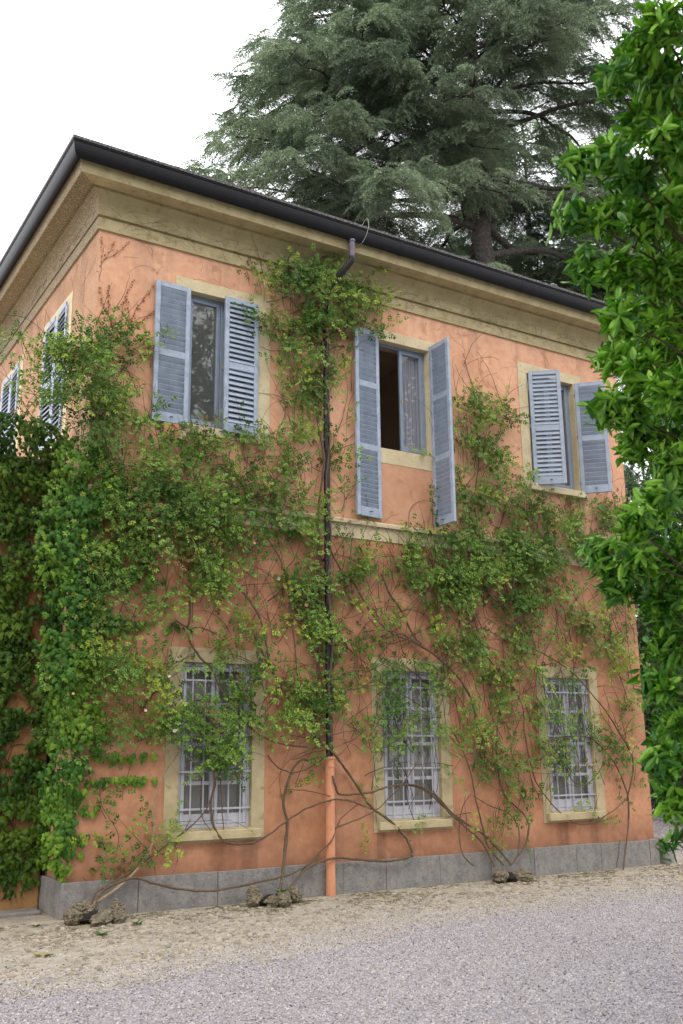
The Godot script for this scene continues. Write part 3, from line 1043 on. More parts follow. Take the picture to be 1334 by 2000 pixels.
func climbing_rose(label: String, blobs: Array, canes: Array, base: Vector3, sprays: Array, blooms: int, pale := 99):
	var t := thing("climbing_rose", label, "climbing rose", base, "roses trained up the front of the house")
	for i in canes.size():
		part(t, "cane", cane_mesh(canes[i]), M.cane_pale if i == pale else M.cane)
	part(t, "twigs", twigs_of(blobs, 22.0), M.twig).set_meta("kind", "stuff")
	mass(t, "foliage", sprays, M.rose_leaf, rose_items(blobs, 108.0))
	var bm := rose_bloom()
	for i in blooms:
		var b = blobs[rng.randi() % mini(blobs.size(), 24)]
		var o := part(t, "bloom", bm, M.bloom_white if i % 3 else M.bloom_peach, Vector3(b[0] + R(-0.8, 0.8) * b[2], b[1] + R(-0.8, 0.8) * b[3], b[5] + 0.05))
		o.rotation = Vector3(R(-0.7, 0.3), R(-0.6, 0.6), 0)
		o.scale = Vector3.ONE * R(0.7, 1.1)


const IVY := Color(0.028, 0.094, 0.008)
const IVY_PALE := Color(0.125, 0.225, 0.014)
const IVY_YOUNG := Color(0.17, 0.27, 0.025)


# ivy leaves hang tip down over one another; wall plane at z0. Returns [Transform3D, Color] with the outermost first
func ivy_items(blobs: Array, per_m2: float, z0: float, painted_shade := 1.0) -> Array:  # last argument darkens the leaf colour as painted shade
	var items := []
	for b in blobs:
		var n := int(per_m2 * b[4] * PI * b[2] * b[3] + 2)
		for i in n:
			var a := R(0, TAU)
			var rr := sqrt(rng.randf()) * (1.0 + 0.12 * rng.randfn())
			var x: float = b[0] + cos(a) * rr * b[2]
			var y: float = b[1] + sin(a) * rr * b[3]
			var cl := noise.get_noise_2d(x * 200.0 + 77.0, y * 330.0)
			if cl < 0.06 - 0.5 * float(b[4]) or y < 0.1:
				continue
			var deep := pow(rng.randf(), 0.7) * maxf(0.2, 1.0 - 0.7 * rr * rr) * (0.75 + 0.8 * noise.get_noise_2d(x * 330.0, y * 240.0 + 40.0))
			var z: float = z0 + 0.02 + float(b[5]) * maxf(deep, 0.02)
			var dir := Vector3(rng.randfn() * 0.45, -1.0, R(0.05, 0.6))
			var nz := Vector3(rng.randfn() * 0.35, R(0.15, 0.9), 1.0)
			var c := IVY.lerp(IVY_PALE, clampf(0.3 + 0.8 * noise.get_noise_2d(x * 150.0, y * 150.0 + 90.0) + R(-0.3, 0.35), 0, 1))
			if rng.randf() < float(b[6]) * 0.8:
				c = c.lerp(IVY_YOUNG, R(0.4, 1.0))
			items.append([Transform3D(basis_from(dir, nz, R(0.5, 0.95)), Vector3(x, y, z)), Color(c.r * painted_shade, c.g * painted_shade, c.b * painted_shade), deep + rng.randf() * 0.1])
	items.sort_custom(func(p, q): return p[2] > q[2])
	return items


func ivy_plant(t: Node3D, items: Array, leaves: Array):
	var tinted := {}
	for i in mini(300, items.size()):
		var c: Color = items[i][1]
		var key := int(c.g * 45.0)
		if not tinted.has(key):
			var m: StandardMaterial3D = M.ivy_leaf.duplicate()
			m.albedo_color = Color(c.r, c.g, c.b).linear_to_srgb()
			tinted[key] = m
		var o := part(t, "leaf", leaves[i % leaves.size()], tinted[key])
		o.transform = Transform3D(items[i][0].basis, items[i][0].origin - origin[t])
	mass(t, "foliage", leaves, M.ivy_leaf, items.slice(300))


# thin dry creeper stems clinging to a wall: o + u*x + v*y, standing off along n
func tendrils(o: Vector3, u: Vector3, v: Vector3, n: Vector3, w: float, h: float, count: int, up := 1.0, rad := 0.0015) -> ArrayMesh:
	var st := start()
	for i in count:
		var p := Vector2(R(0, w), R(0, h))
		var a := PI / 2 * up + rng.randfn() * 0.9
		var turn := R(-0.25, 0.25)
		var pts := PackedVector3Array()
		for k in int(R(5, 16)):
			if p.x < 0 or p.y < 0 or p.x > w or p.y > h:
				break
			pts.append(o + u * p.x + v * p.y + n * 0.003)
			p += Vector2(cos(a), sin(a)) * 0.045
			a += turn * 0.6 + R(-0.28, 0.28)
		if pts.size() > 2:
			tube(st, pts, taper(pts.size(), rad * R(0.7, 1.3), rad * 0.5), 4)
	return done(st)


# ---------- the house ----------
# a wall slab with rectangular holes [a0, a1, y0, y1]; o + u*a, outer face along n, thickness d
func wall_with_holes(o: Vector3, u: Vector3, n: Vector3, len: float, y0: float, y1: float, d: float, holes: Array) -> ArrayMesh:
	var st := start()
	var xs := [0.0, len]
	var ys := [y0, y1]
	for h in holes:
		xs.append_array([h[0], h[1]])
		ys.append_array([h[2], h[3]])
	xs.sort()
	ys.sort()
	var at := func(a: float, y: float, k: float) -> Vector3:
		st.set_uv2(Vector2(a / 9.0, 1.0 - y / 8.5))
		return o + u * a + Vector3(0, y, 0) - n * (d * k)
	for i in xs.size() - 1:
		for j in ys.size() - 1:
			if xs[i + 1] - xs[i] < 1e-5 or ys[j + 1] - ys[j] < 1e-5:
				continue
			var mx: float = (xs[i] + xs[i + 1]) / 2
			var my: float = (ys[j] + ys[j + 1]) / 2
			var open := false
			for h in holes:
				if mx > h[0] and mx < h[1] and my > h[2] and my < h[3]:
					open = true
			if open:
				continue
			for k in [0.0, 1.0]:
				for c: Vector2i in [Vector2i(0, 0), Vector2i(1, 1), Vector2i(1, 0), Vector2i(0, 0), Vector2i(0, 1), Vector2i(1, 1)]:
					st.add_vertex(at.call(xs[i + c.x], ys[j + c.y], k))
	for h in holes:
		quad(st, at.call(h[0], h[2], 0.0), at.call(h[0], h[3], 0.0), at.call(h[0], h[3], 1.0), at.call(h[0], h[2], 1.0))
		quad(st, at.call(h[1], h[2], 0.0), at.call(h[1], h[3], 0.0), at.call(h[1], h[3], 1.0), at.call(h[1], h[2], 1.0))
		quad(st, at.call(h[0], h[2], 0.0), at.call(h[1], h[2], 0.0), at.call(h[1], h[2], 1.0), at.call(h[0], h[2], 1.0))
		quad(st, at.call(h[0], h[3], 0.0), at.call(h[1], h[3], 0.0), at.call(h[1], h[3], 1.0), at.call(h[0], h[3], 1.0))
	return done(st)


# painted plaster surround of an opening in the front wall
func surround(house: Node3D, x0: float, x1: float, y0: float, y1: float, side: float, top: float, low: float, m: Material):
	var st := start()
	var zi := -0.24
	var zo := 0.011
	box(st, Vector3(x0 - side, y0, zi), Vector3(x0, y1, zo), 0.003)
	box(st, Vector3(x1, y0, zi), Vector3(x1 + side, y1, zo), 0.003)
	box(st, Vector3(x0 - side, y1, zi), Vector3(x1 + side, y1 + top, zo), 0.003)
	if low > 0.0:
		box(st, Vector3(x0 - side, y0 - low, zi), Vector3(x1 + side, y0, zo), 0.003)
	part(house, "window_surround", done(st), m)


func sill(house: Node3D, x0: float, x1: float, y: float, m: Material):
	var st := start()
	box(st, Vector3(x0, y - 0.105, 0.0115), Vector3(x1, y, 0.085), 0.008)
	part(house, "window_sill", done(st), m)


func member(w: Node3D, called: String, lo: Vector3, hi: Vector3, m: Material, b := 0.004):
	var st := start()
	box(st, lo, hi, b)
	part(w, called, done(st), m)


# one glazed leaf between x0 and x1, rows panes high, hung at z
func leaf_sash(st: SurfaceTool, x0: float, x1: float, y0: float, y1: float, z: float, s: float, bars: Array, bottom := 0.0):
	box(st, Vector3(x0, y0, z - 0.022), Vector3(x0 + s, y1, z + 0.022), 0.005)
	box(st, Vector3(x1 - s, y0, z - 0.022), Vector3(x1, y1, z + 0.022), 0.005)
	box(st, Vector3(x0 + s, y1 - s, z - 0.022), Vector3(x1 - s, y1, z + 0.022), 0.005)
	box(st, Vector3(x0 + s, y0, z - 0.022), Vector3(x1 - s, y0 + s + bottom, z + 0.022), 0.005)
	for f in bars:
		var y := lerpf(y0, y1, f)
		box(st, Vector3(x0 + s, y - 0.021, z - 0.019), Vector3(x1 - s, y + 0.021, z + 0.019), 0.004)


func frame_mesh(x0: float, x1: float, y0: float, y1: float, z: float, s: float) -> ArrayMesh:
	var st := start()
	box(st, Vector3(x0, y0, z - 0.045), Vector3(x0 + s, y1, z + 0.03), 0.004)
	box(st, Vector3(x1 - s, y0, z - 0.045), Vector3(x1, y1, z + 0.03), 0.004)
	box(st, Vector3(x0 + s, y1 - s, z - 0.045), Vector3(x1 - s, y1, z + 0.03), 0.004)
	box(st, Vector3(x0 + s, y0, z - 0.045), Vector3(x1 - s, y0 + s, z + 0.03), 0.004)
	return done(st)


func pane(w: Node3D, x0: float, x1: float, y0: float, y1: float, z: float):
	var st := start()
	quad(st, Vector3(x0, y0, z), Vector3(x1, y0, z), Vector3(x1, y1, z), Vector3(x0, y1, z))
	part(w, "pane", done(st), M.glass)


func holder(house: Node3D, called: String, label := "") -> Node3D:
	var w := Node3D.new()
	house.add_child(w)
	fix_name(w, called, house)
	w.position = -origin[house]
	origin[w] = Vector3.ZERO
	if label != "":
		w.set_meta("label", label)
	return w


# a barred ground-floor window: pale casements of four panes each behind a square grille
func ground_window(house: Node3D, x0: float, x1: float, y0: float, y1: float):
	var w := holder(house, "ground_window")
	var z := -0.075
	part(w, "frame", frame_mesh(x0, x1, y0, y1, z, 0.045), M.lilac)
	var mid := (x0 + x1) / 2
	var bars := [0.255, 0.50, 0.755]
	for s in [[x0 + 0.047, mid - 0.004], [mid + 0.004, x1 - 0.047]]:
		var st := start()
		leaf_sash(st, s[0], s[1], y0 + 0.047, y1 - 0.047, z + 0.012, 0.046, bars, 0.07)
		part(w, "sash", done(st), M.lilac)
		var ys := [y0 + 0.16]
		for f in bars:
			ys.append(lerpf(y0 + 0.047, y1 - 0.047, f))
		ys.append(y1 - 0.09)
		for k in 4:
			pane(w, s[0] + 0.04, s[1] - 0.04, ys[k], ys[k + 1], z + 0.010)
		st = start()
		var n := 14
		for k in n:
			var xa := lerpf(s[0] - 0.02, s[1] + 0.02, float(k) / n)
			var xb := lerpf(s[0] - 0.02, s[1] + 0.02, float(k + 1) / n)
			quad(st, Vector3(xa, y0 + 0.06, -0.15 - 0.005 * (k % 2)), Vector3(xb, y0 + 0.06, -0.15 - 0.005 * ((k + 1) % 2)), Vector3(xb, y1 - 0.06, -0.15 - 0.005 * ((k + 1) % 2)), Vector3(xa, y1 - 0.06, -0.15 - 0.005 * (k % 2)))
		part(w, "curtain", done(st), M.blind)
	var g := holder(house, "window_grille")
	for f in [0.175, 0.345, 0.515, 0.69, 0.855]:
		var st := start()
		var x := lerpf(x0, x1, f)
		tube(st, PackedVector3Array([Vector3(x, y0 + 0.001, -0.02), Vector3(x, y1 - 0.001, -0.02)]), PackedFloat32Array([0.009, 0.009]), 8)
		part(g, "bar", done(st), M.lilac)
	for f in [0.115, 0.335, 0.555, 0.89]:
		member(g, "cross_bar", Vector3(x0 + 0.001, lerpf(y0, y1, f) - 0.011, -0.0275), Vector3(x1 - 0.001, lerpf(y0, y1, f) + 0.011, -0.0125), M.lilac, 0.002)


var slat_mesh := {}


# a louvred shutter: hinge at h, leaf of width w, opened by angle deg; s = +1 hung on the left jamb, -1 on the right
func shutter(house: Node3D, h: Vector3, w: float, ht: float, s: float, deg: float, rails: Array, label: String):
	var b := Node3D.new()
	house.add_child(b)
	fix_name(b, "shutter", house)
	b.position = h - origin[house]
	b.rotation.y = -deg_to_rad(deg) if s > 0 else deg_to_rad(180.0 - deg)
	b.set_meta("label", label)
	origin[b] = Vector3.ZERO
	var st := start()
	var e := 0.062
	var d := 0.021
	var bx := func(x0: float, x1: float, y0: float, y1: float, z0: float, z1: float, ch: float):
		box(st, Vector3(minf(x0 * s, x1 * s), y0, z0), Vector3(maxf(x0 * s, x1 * s), y1, z1), ch)
	bx.call(0.0, e, 0.0, ht, -d, d, 0.005)
	bx.call(w - e, w, 0.0, ht, -d, d, 0.005)
	# rails: list of [bottom, top]
	for r in rails:
		bx.call(e, w - e, r[0], r[1], -d, d, 0.005)
	part(b, "frame", done(st), M.blue)
	st = start()
	bx.call(w - 0.03, w + 0.016, 0.01, ht - 0.01, d + 0.0005, d + 0.012, 0.004)
	part(b, "cover_strip", done(st), M.blue)
	for y in [0.16, ht * 0.5, ht - 0.22]:
		st = start()
		bx.call(-0.012, 0.05, y, y + 0.035, d + 0.001, d + 0.006, 0.001)
		tube(st, PackedVector3Array([Vector3(-0.008 * s, y - 0.012, d + 0.002), Vector3(-0.008 * s, y + 0.047, d + 0.002)]), PackedFloat32Array([0.009, 0.009]), 7)
		part(b, "hinge", done(st), M.frame)
	st = start()
	tube(st, PackedVector3Array([Vector3(w * 0.5 * s, 0.07, d), Vector3(w * 0.5 * s, 0.07, d + 0.02), Vector3(w * 0.56 * s, 0.064, d + 0.03)]), PackedFloat32Array([0.007, 0.006, 0.006]), 6)
	part(b, "catch", done(st), M.iron)
	st = start()
	tube(st, PackedVector3Array([Vector3(w * 0.5 * s, 0.07, -d), Vector3(w * 0.5 * s, 0.07, -d - 0.02), Vector3(w * 0.44 * s, 0.066, -d - 0.03)]), PackedFloat32Array([0.007, 0.006, 0.006]), 6)
	part(b, "catch", done(st), M.iron)
	var key := "%.3f" % w
	if not slat_mesh.has(key):
		var sm := start()
		box(sm, Vector3(-(w - 2 * e) / 2 + 0.001, -0.035, -0.006), Vector3((w - 2 * e) / 2 - 0.001, 0.035, 0.006), 0.002)
		slat_mesh[key] = done(sm)
	for k in rails.size() - 1:
		var ya: float = rails[k][1]
		var yb: float = rails[k + 1][0]
		var n := int(round((yb - ya) / 0.070))
		for i in n:
			var y := lerpf(ya, yb, (i + 0.5) / n)
			var o := part(b, "slat", slat_mesh[key], M.blue, Vector3(w * 0.5 * s, y, 0.002))
			o.rotation = Vector3(deg_to_rad(-30.0 + R(-2.0, 2.0)), 0, R(-0.004, 0.004))


func build_house() -> Node3D:
	var L := 8.99
	var D := 9.0
	var house := thing("villa", "two-storey salmon-orange house with cream window surrounds and blue-grey louvred shutters", "house", Vector3(0, 0, 0))
	var up := [[1.21, 2.19, 5.68, 7.48], [4.10, 5.01, 5.82, 7.45], [6.95, 7.94, 5.68, 7.50]]
	var low := [[1.24, 2.17, 0.84, 2.73], [4.07, 5.0, 0.84, 2.73], [6.95, 7.84, 0.84, 2.73]]
	var holes := []
	for h in up + low:
		holes.append([h[0] - 0.03, h[1] + 0.03, h[2] - 0.03, h[3] + 0.03])
	part(house, "front_wall", wall_with_holes(Vector3.ZERO, Vector3.RIGHT, Vector3.BACK, L, 4.6, 8.45, 0.38, holes.slice(0, 3)), M.plaster, Vector3.ZERO, "upper front wall in light peach plaster")
	part(house, "front_wall", wall_with_holes(Vector3.ZERO, Vector3.RIGHT, Vector3.BACK, L, 0.0, 4.6, 0.38, holes.slice(3)), M.plaster_low, Vector3.ZERO, "lower front wall in deeper orange plaster, partly painted shade")
	var sh := []
	for h in [[1.15, 2.20, 5.68, 7.45], [3.62, 4.66, 5.68, 7.45]]:
		sh.append([h[0], h[1], h[2], h[3]])
	part(house, "side_wall", wall_with_holes(Vector3(0, 0, 0), Vector3.FORWARD, Vector3.LEFT, D, 0.0, 8.45, 0.38, sh), M.plaster_side, Vector3.ZERO, "side wall, its plaster darker and greyer, specked with dirt")
	part(house, "end_wall", wall_with_holes(Vector3(L, 0, 0), Vector3.FORWARD, Vector3.RIGHT, D, 0.0, 8.45, 0.38, []), M.plaster)
	part(house, "rear_wall", wall_with_holes(Vector3(0.38, 0, -D), Vector3.RIGHT, Vector3.FORWARD, L - 0.76, 0.0, 8.45, 0.38, []), M.plaster)
	# rooms behind the open windows
	var st := start()
	for fl in [["upper_floor", 4.35, 4.6], ["attic_floor", 8.2, 8.44], ["ground_floor", -0.02, 0.05]]:
		st = start()
		box(st, Vector3(0.381, fl[1], -D + 0.39), Vector3(L - 0.381, fl[2], -0.381))
		part(house, fl[0], done(st), M.room)
	st = start()
	box(st, Vector3(0.382, 4.61, -3.6), Vector3(L - 0.382, 8.19, -3.4))
	box(st, Vector3(0.382, 0.06, -3.6), Vector3(L - 0.382, 4.34, -3.4))
	box(st, Vector3(3.0, 4.61, -3.39), Vector3(3.12, 8.19, -0.39))
	box(st, Vector3(6.1, 4.61, -3.39), Vector3(6.22, 8.19, -0.39))
	box(st, Vector3(3.0, 0.06, -3.39), Vector3(3.12, 4.34, -0.39))
	box(st, Vector3(6.1, 0.06, -3.39), Vector3(6.22, 4.34, -0.39))
	part(house, "partition_walls", done(st), M.room)
	st = start()
	box(st, Vector3(5.35, 4.61, -3.38), Vector3(6.05, 7.05, -3.33), 0.01)
	part(house, "inner_door", done(st), M.room_pale)
	st = start()
	for b in [[5.25, 5.345, 4.61, 7.15], [6.055, 6.098, 4.61, 7.15]]:
		box(st, Vector3(b[0], b[2], -3.395), Vector3(b[1], b[3], -3.31), 0.006)
	part(house, "inner_door_frame", done(st), M.room_pale)

	# stone plinth, block by block
	var cuts := [-0.052, 0.79, 1.74, 2.56, 3.41, 4.05, 4.89, 5.75, 6.52, 7.32, 7.81, 8.83, 9.03]
	var pl := holder(house, "plinth")
	st = start()
	box(st, Vector3(-0.03, -0.1, 0.0015), Vector3(L + 0.02, 0.36, 0.025))
	box(st, Vector3(-0.025, -0.1, -3.0), Vector3(-0.0015, 0.36, 0.0012))
	part(pl, "mortar", done(st), M.mortar)
	for i in cuts.size() - 1:
		st = start()
		var g := R(0.0015, 0.005)
		box(st, Vector3(cuts[i] + (g if i > 0 else 0.0), -0.1, 0.026), Vector3(cuts[i + 1] - g, 0.373 + R(-0.006, 0.006), 0.05 + R(-0.004, 0.004)), 0.006)
		part(pl, "stone_block", done(st), M.stone)
	for i in 3:
		st = start()
		box(st, Vector3(-0.052, -0.1, 0.0255 - 0.9 * (i + 1) + 0.004), Vector3(-0.0255, 0.373 + R(-0.006, 0.006), 0.0255 - 0.9 * i), 0.006)
		part(pl, "stone_block", done(st), M.stone)
	# belt course between the storeys
	st = start()
	sweep(st, PackedVector2Array([Vector2(0, 0.0), Vector2(L, 0.0)]), PackedVector2Array([Vector2(0.0, 4.47), Vector2(0.014, 4.475), Vector2(0.016, 4.655), Vector2(0.058, 4.662), Vector2(0.062, 4.708), Vector2(0.05, 4.722), Vector2(0.0, 4.73)]))
	part(house, "belt_course", done(st), M.cream)
	# cornice with its cove and fascia, mitred round the corners
	var prof := PackedVector2Array([Vector2(0.0, 7.995), Vector2(0.03, 7.998), Vector2(0.034, 8.148), Vector2(0.002, 8.151), Vector2(0.002, 8.186), Vector2(0.038, 8.190), Vector2(0.044, 8.34), Vector2(0.062, 8.40), Vector2(0.095, 8.445), Vector2(0.140, 8.470), Vector2(0.142, 8.505), Vector2(0.172, 8.508), Vector2(0.174, 8.492), Vector2(0.345, 8.496), Vector2(0.347, 8.484), Vector2(0.372, 8.486), Vector2(0.39, 8.60), Vector2(0.41, 8.72), Vector2(0.0, 8.73)])
	st = start()
	sweep(st, PackedVector2Array([Vector2(0, 0), Vector2(L, 0), Vector2(L, -D)]), prof)
	var cut := Vector2(0, 0)
	part(house, "cornice", done(cornice_front(prof, L, D)), M.cornice)
	part(house, "cornice", done(cornice_side(prof, D)), M.cornice_side, Vector3.ZERO, "cornice of the side wall, brown with speckled growth")
	# half-round gutter
	var gp := PackedVector2Array()
	for k in 15:
		var a := PI + PI * k / 14.0
		gp.append(Vector2(0.45 - 0.072 * cos(a), 8.775 + 0.178 * sin(a)))
	var rim := PackedVector2Array([gp[0] + Vector2(0, 0)])
	var prof2 := PackedVector2Array()
	for k in 15:
		prof2.append(gp[14 - k])
	st = start()
	sweep(st, PackedVector2Array([Vector2(0, -D), Vector2(0, 0), Vector2(L, 0), Vector2(L, -D)]), gp)
	var inner := PackedVector2Array()
	for p in gp:
		inner.append(Vector2(0.45 + (p.x - 0.45) * 0.93, 8.775 + (p.y - 8.775) * 0.95))
	sweep(st, PackedVector2Array([Vector2(0, -D), Vector2(0, 0), Vector2(L, 0), Vector2(L, -D)]), inner)
	st.set_smooth_group(1)
	part(house, "gutter", done(st), M.gutter)
	for x in [1.9, 4.2, 6.5]:
		st = start()
		var wide := PackedVector2Array()
		for p in gp:
			wide.append(Vector2(0.45 + (p.x - 0.45) * 1.06, 8.775 + (p.y - 8.775) * 1.03))
		sweep(st, PackedVector2Array([Vector2(x, 0), Vector2(x + 0.045, 0)]), wide)
		part(house, "gutter_joint", done(st), M.gutter)
	st = start()
	var bead := PackedVector2Array()
	for k in 9:
		var a := TAU * k / 8.0
		bead.append(Vector2(0.522 + 0.010 * cos(a), 8.779 + 0.010 * sin(a)))
	sweep(st, PackedVector2Array([Vector2(0, -D), Vector2(0, 0), Vector2(L, 0), Vector2(L, -D)]), bead)
	part(house, "gutter_rim", done(st), M.gutter)
	# zinc drip edge, then the low hipped roof
	st = start()
	sweep(st, PackedVector2Array([Vector2(0, -D), Vector2(0, 0), Vector2(L, 0), Vector2(L, -D)]), PackedVector2Array([Vector2(0.40, 8.790), Vector2(0.535, 8.800), Vector2(0.540, 8.832), Vector2(0.40, 8.872)]))
	part(house, "drip_edge", done(st), M.zinc)
	st = start()
	var e := 0.41
	var y := 8.835
	var ry := y + (D / 2 + e) * 0.26
	var c := [Vector3(-e, y, e), Vector3(L + e, y, e), Vector3(L + e, y, -D - e), Vector3(-e, y, -D - e)]
	var r0 := Vector3(D / 2, ry, -D / 2)
	var r1 := Vector3(L - D / 2 + 0.02, ry, -D / 2)
	quad(st, c[0], c[1], r1, r0)
	quad(st, c[2], c[3], r0, r1)
	tri(st, c[3], c[0], r0)
	tri(st, c[1], c[2], r1)
	quad(st, c[0] - Vector3(0, 0.03, 0), c[1] - Vector3(0, 0.03, 0), c[2] - Vector3(0, 0.03, 0), c[3] - Vector3(0, 0.03, 0))
	part(house, "roof", done(st), M.roof)
	# flue with a cap, lightning spike, loose cable
	st = start()
	tube(st, PackedVector3Array([Vector3(7.98, 8.9, -0.33), Vector3(7.98, 9.36, -0.33)]), PackedFloat32Array([0.055, 0.055]), 12)
	tube(st, PackedVector3Array([Vector3(7.98, 9.39, -0.33), Vector3(7.98, 9.41, -0.33), Vector3(7.98, 9.46, -0.33)]), PackedFloat32Array([0.085, 0.085, 0.02]), 12)
	tube(st, PackedVector3Array([Vector3(7.98, 9.36, -0.33), Vector3(7.98, 9.40, -0.33)]), PackedFloat32Array([0.03, 0.03]), 8)
	part(house, "flue", done(st), M.zinc)
	st = start()
	tube(st, PackedVector3Array([Vector3(0.14, 8.95, -0.32), Vector3(0.14, 9.3, -0.32), Vector3(0.145, 9.46, -0.32)]), PackedFloat32Array([0.010, 0.009, 0.002]), 6)
	part(house, "lightning_spike", done(st), M.iron)
	st = start()
	var cab := curve(PackedVector3Array([Vector3(3.60, 8.84, 0.38), Vector3(3.63, 8.97, 0.46), Vector3(3.64, 8.95, 0.53), Vector3(3.63, 8.80, 0.545), Vector3(3.57, 8.60, 0.48), Vector3(3.46, 8.505, 0.30), Vector3(3.40, 8.30, 0.12), Vector3(3.36, 8.1, 0.06)]), 6)
	tube(st, cab, taper(cab.size(), 0.0035, 0.0035), 6)
	part(house, "cable", done(st), mat(lin(0.30, 0.33, 0.31), 0.6))
	# downpipe: violet-grey outlet, dark upper pipe, salmon cast-iron foot
	var dp := holder(house, "downpipe")
	st = start()
	tube(st, PackedVector3Array([Vector3(3.42, 8.66, 0.44), Vector3(3.42, 8.36, 0.44)]), PackedFloat32Array([0.043, 0.043]), 14)
	tube(st, PackedVector3Array([Vector3(3.42, 8.615, 0.44), Vector3(3.42, 8.585, 0.44)]), PackedFloat32Array([0.052, 0.052]), 14)
	part(dp, "outlet", done(st), M.pipe_violet)
	st = start()
	var el := curve(PackedVector3Array([Vector3(3.42, 8.37, 0.44), Vector3(3.41, 8.28, 0.41), Vector3(3.25, 8.02, 0.18), Vector3(3.19, 7.86, 0.105), Vector3(3.19, 7.7, 0.10)]), 5)
	tube(st, el, taper(el.size(), 0.044, 0.044), 12)
	tube(st, PackedVector3Array([Vector3(3.19, 7.7, 0.10), Vector3(3.2, 1.52, 0.10)]), PackedFloat32Array([0.044, 0.044]), 14)
	part(dp, "upper_pipe", done(st), M.pipe_dark)
	for yy in [7.2, 5.6, 4.1, 2.6]:
		st = start()
		tube(st, PackedVector3Array([Vector3(3.19, yy, 0.10), Vector3(3.19, yy + 0.05, 0.10)]), PackedFloat32Array([0.050, 0.050]), 14)
		box(st, Vector3(3.18, yy + 0.01, 0.0), Vector3(3.20, yy + 0.04, 0.06))
		part(dp, "collar", done(st), M.pipe_dark)
	st = start()
	tube(st, PackedVector3Array([Vector3(3.2, 1.62, 0.105), Vector3(3.2, -0.05, 0.105)]), PackedFloat32Array([0.056, 0.058]), 18)
	tube(st, PackedVector3Array([Vector3(3.2, 1.63, 0.105), Vector3(3.2, 1.605, 0.105)]), PackedFloat32Array([0.068, 0.068]), 18)
	tube(st, PackedVector3Array([Vector3(3.2, 1.52, 0.105), Vector3(3.2, 1.505, 0.105)]), PackedFloat32Array([0.063, 0.063]), 18)
	part(dp, "cast_foot", done(st), M.pipe_salmon, Vector3.ZERO, "salmon-painted lower length of the downpipe")

	# openings of the front
	for h in low:
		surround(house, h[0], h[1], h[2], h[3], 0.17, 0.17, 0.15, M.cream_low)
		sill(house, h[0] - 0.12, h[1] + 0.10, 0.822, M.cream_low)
		ground_window(house, h[0], h[1], h[2], h[3])
	for k in 3:
		var h = up[k]
		surround(house, h[0], h[1], h[2], h[3], 0.19 if k != 1 else 0.15, 0.16, 0.22 if k == 1 else 0.12, M.cream)
		if k == 2:
			sill(house, h[0] - 0.10, h[1] + 0.10, 5.672, M.cream)
		upper_window(house, h[0], h[1], h[2], h[3], k == 1)
	# sunk panel where the middle window once reached down to the belt course
	st = start()
	box(st, Vector3(4.098, 4.731, 0.0015), Vector3(5.012, 5.599, 0.006), 0.002)
	part(house, "filled_panel", done(st), M.plaster)
	var two := [[0.0, 0.125], [0.86, 0.955], [1.79, 1.86]]
	var three := [[0.0, 0.13], [0.94, 1.03], [1.86, 1.95], [2.66, 2.74]]
	shutter(house, Vector3(1.215, 5.63, 0.028), 0.475, 1.86, 1.0, 178.0, two, "left shutter of the window nearest the corner, folded back flat")
	shutter(house, Vector3(2.185, 5.64, 0.034), 0.49, 1.86, -1.0, 178.5, two, "right shutter of the window nearest the corner, closed over half the opening")
	shutter(house, Vector3(4.10, 4.78, 0.034), 0.44, 2.74, 1.0, 172.5, three, "tall left shutter of the middle window, folded back on the wall")
	shutter(house, Vector3(5.018, 4.765, 0.034), 0.45, 2.74, -1.0, 89.0, three, "tall right shutter of the middle window, standing straight out")
	shutter(house, Vector3(6.955, 5.655, 0.034), 0.49, 1.86, 1.0, 39.0, two, "left shutter of the far window, standing half open")
	shutter(house, Vector3(7.95, 5.645, 0.034), 0.475, 1.86, -1.0, 46.0, two, "right shutter of the far window, swung halfway out")
	side_windows(house, two)
	# terracotta vent block under the first shutter
	var vb := holder(house, "vent_block", "terracotta block with a round recess under the first shutter")
	st = start()
	box(st, Vector3(0.90, 5.42, 0.0015), Vector3(1.10, 5.62, 0.07), 0.008)
	part(vb, "block", done(st), M.terracotta)
	st = start()
	var ring := PackedVector3Array()
	for k in 13:
		ring.append(Vector3(1.035 + 0.042 * cos(TAU * k / 12), 5.545 + 0.042 * sin(TAU * k / 12), 0.072))
	tube(st, ring, taper(13, 0.009, 0.009), 6)
	part(vb, "ring", done(st), M.terracotta)
	st = start()
	box(st, Vector3(1.102, 5.44, 0.0125), Vector3(1.20, 5.555, 0.06), 0.006)
	part(vb, "ledge", done(st), M.cream)
	# dry creeper threads on the upper wall and cornice
	part(house, "dry_creeper", tendrils(Vector3(0.03, 6.9, 0.0), Vector3.RIGHT, Vector3.UP, Vector3.BACK, 3.0, 1.05, 28), M.tendril).set_meta("kind", "stuff")
	part(house, "dry_creeper", tendrils(Vector3(5.2, 7.0, 0.0), Vector3.RIGHT, Vector3.UP, Vector3.BACK, 3.6, 1.0, 30), M.tendril).set_meta("kind", "stuff")
	part(house, "dry_creeper", tendrils(Vector3(0.05, 8.02, 0.036), Vector3.RIGHT, Vector3(0, 1, 0.05).normalized(), Vector3.BACK, 8.8, 0.33, 200, 1.0, 0.0018), M.tendril).set_meta("kind", "stuff")
	part(house, "dry_creeper", tendrils(Vector3(0.05, 8.508, 0.18), Vector3.RIGHT, Vector3.BACK, Vector3.DOWN, 8.8, 0.19, 90, 1.0, 0.0018), M.tendril).set_meta("kind", "stuff")
	part(house, "dry_creeper", tendrils(Vector3(-0.18, 8.508, 0.1), Vector3.FORWARD, Vector3.LEFT, Vector3.DOWN, 7.5, 0.19, 150, 1.0, 0.0022), M.tendril).set_meta("kind", "stuff")
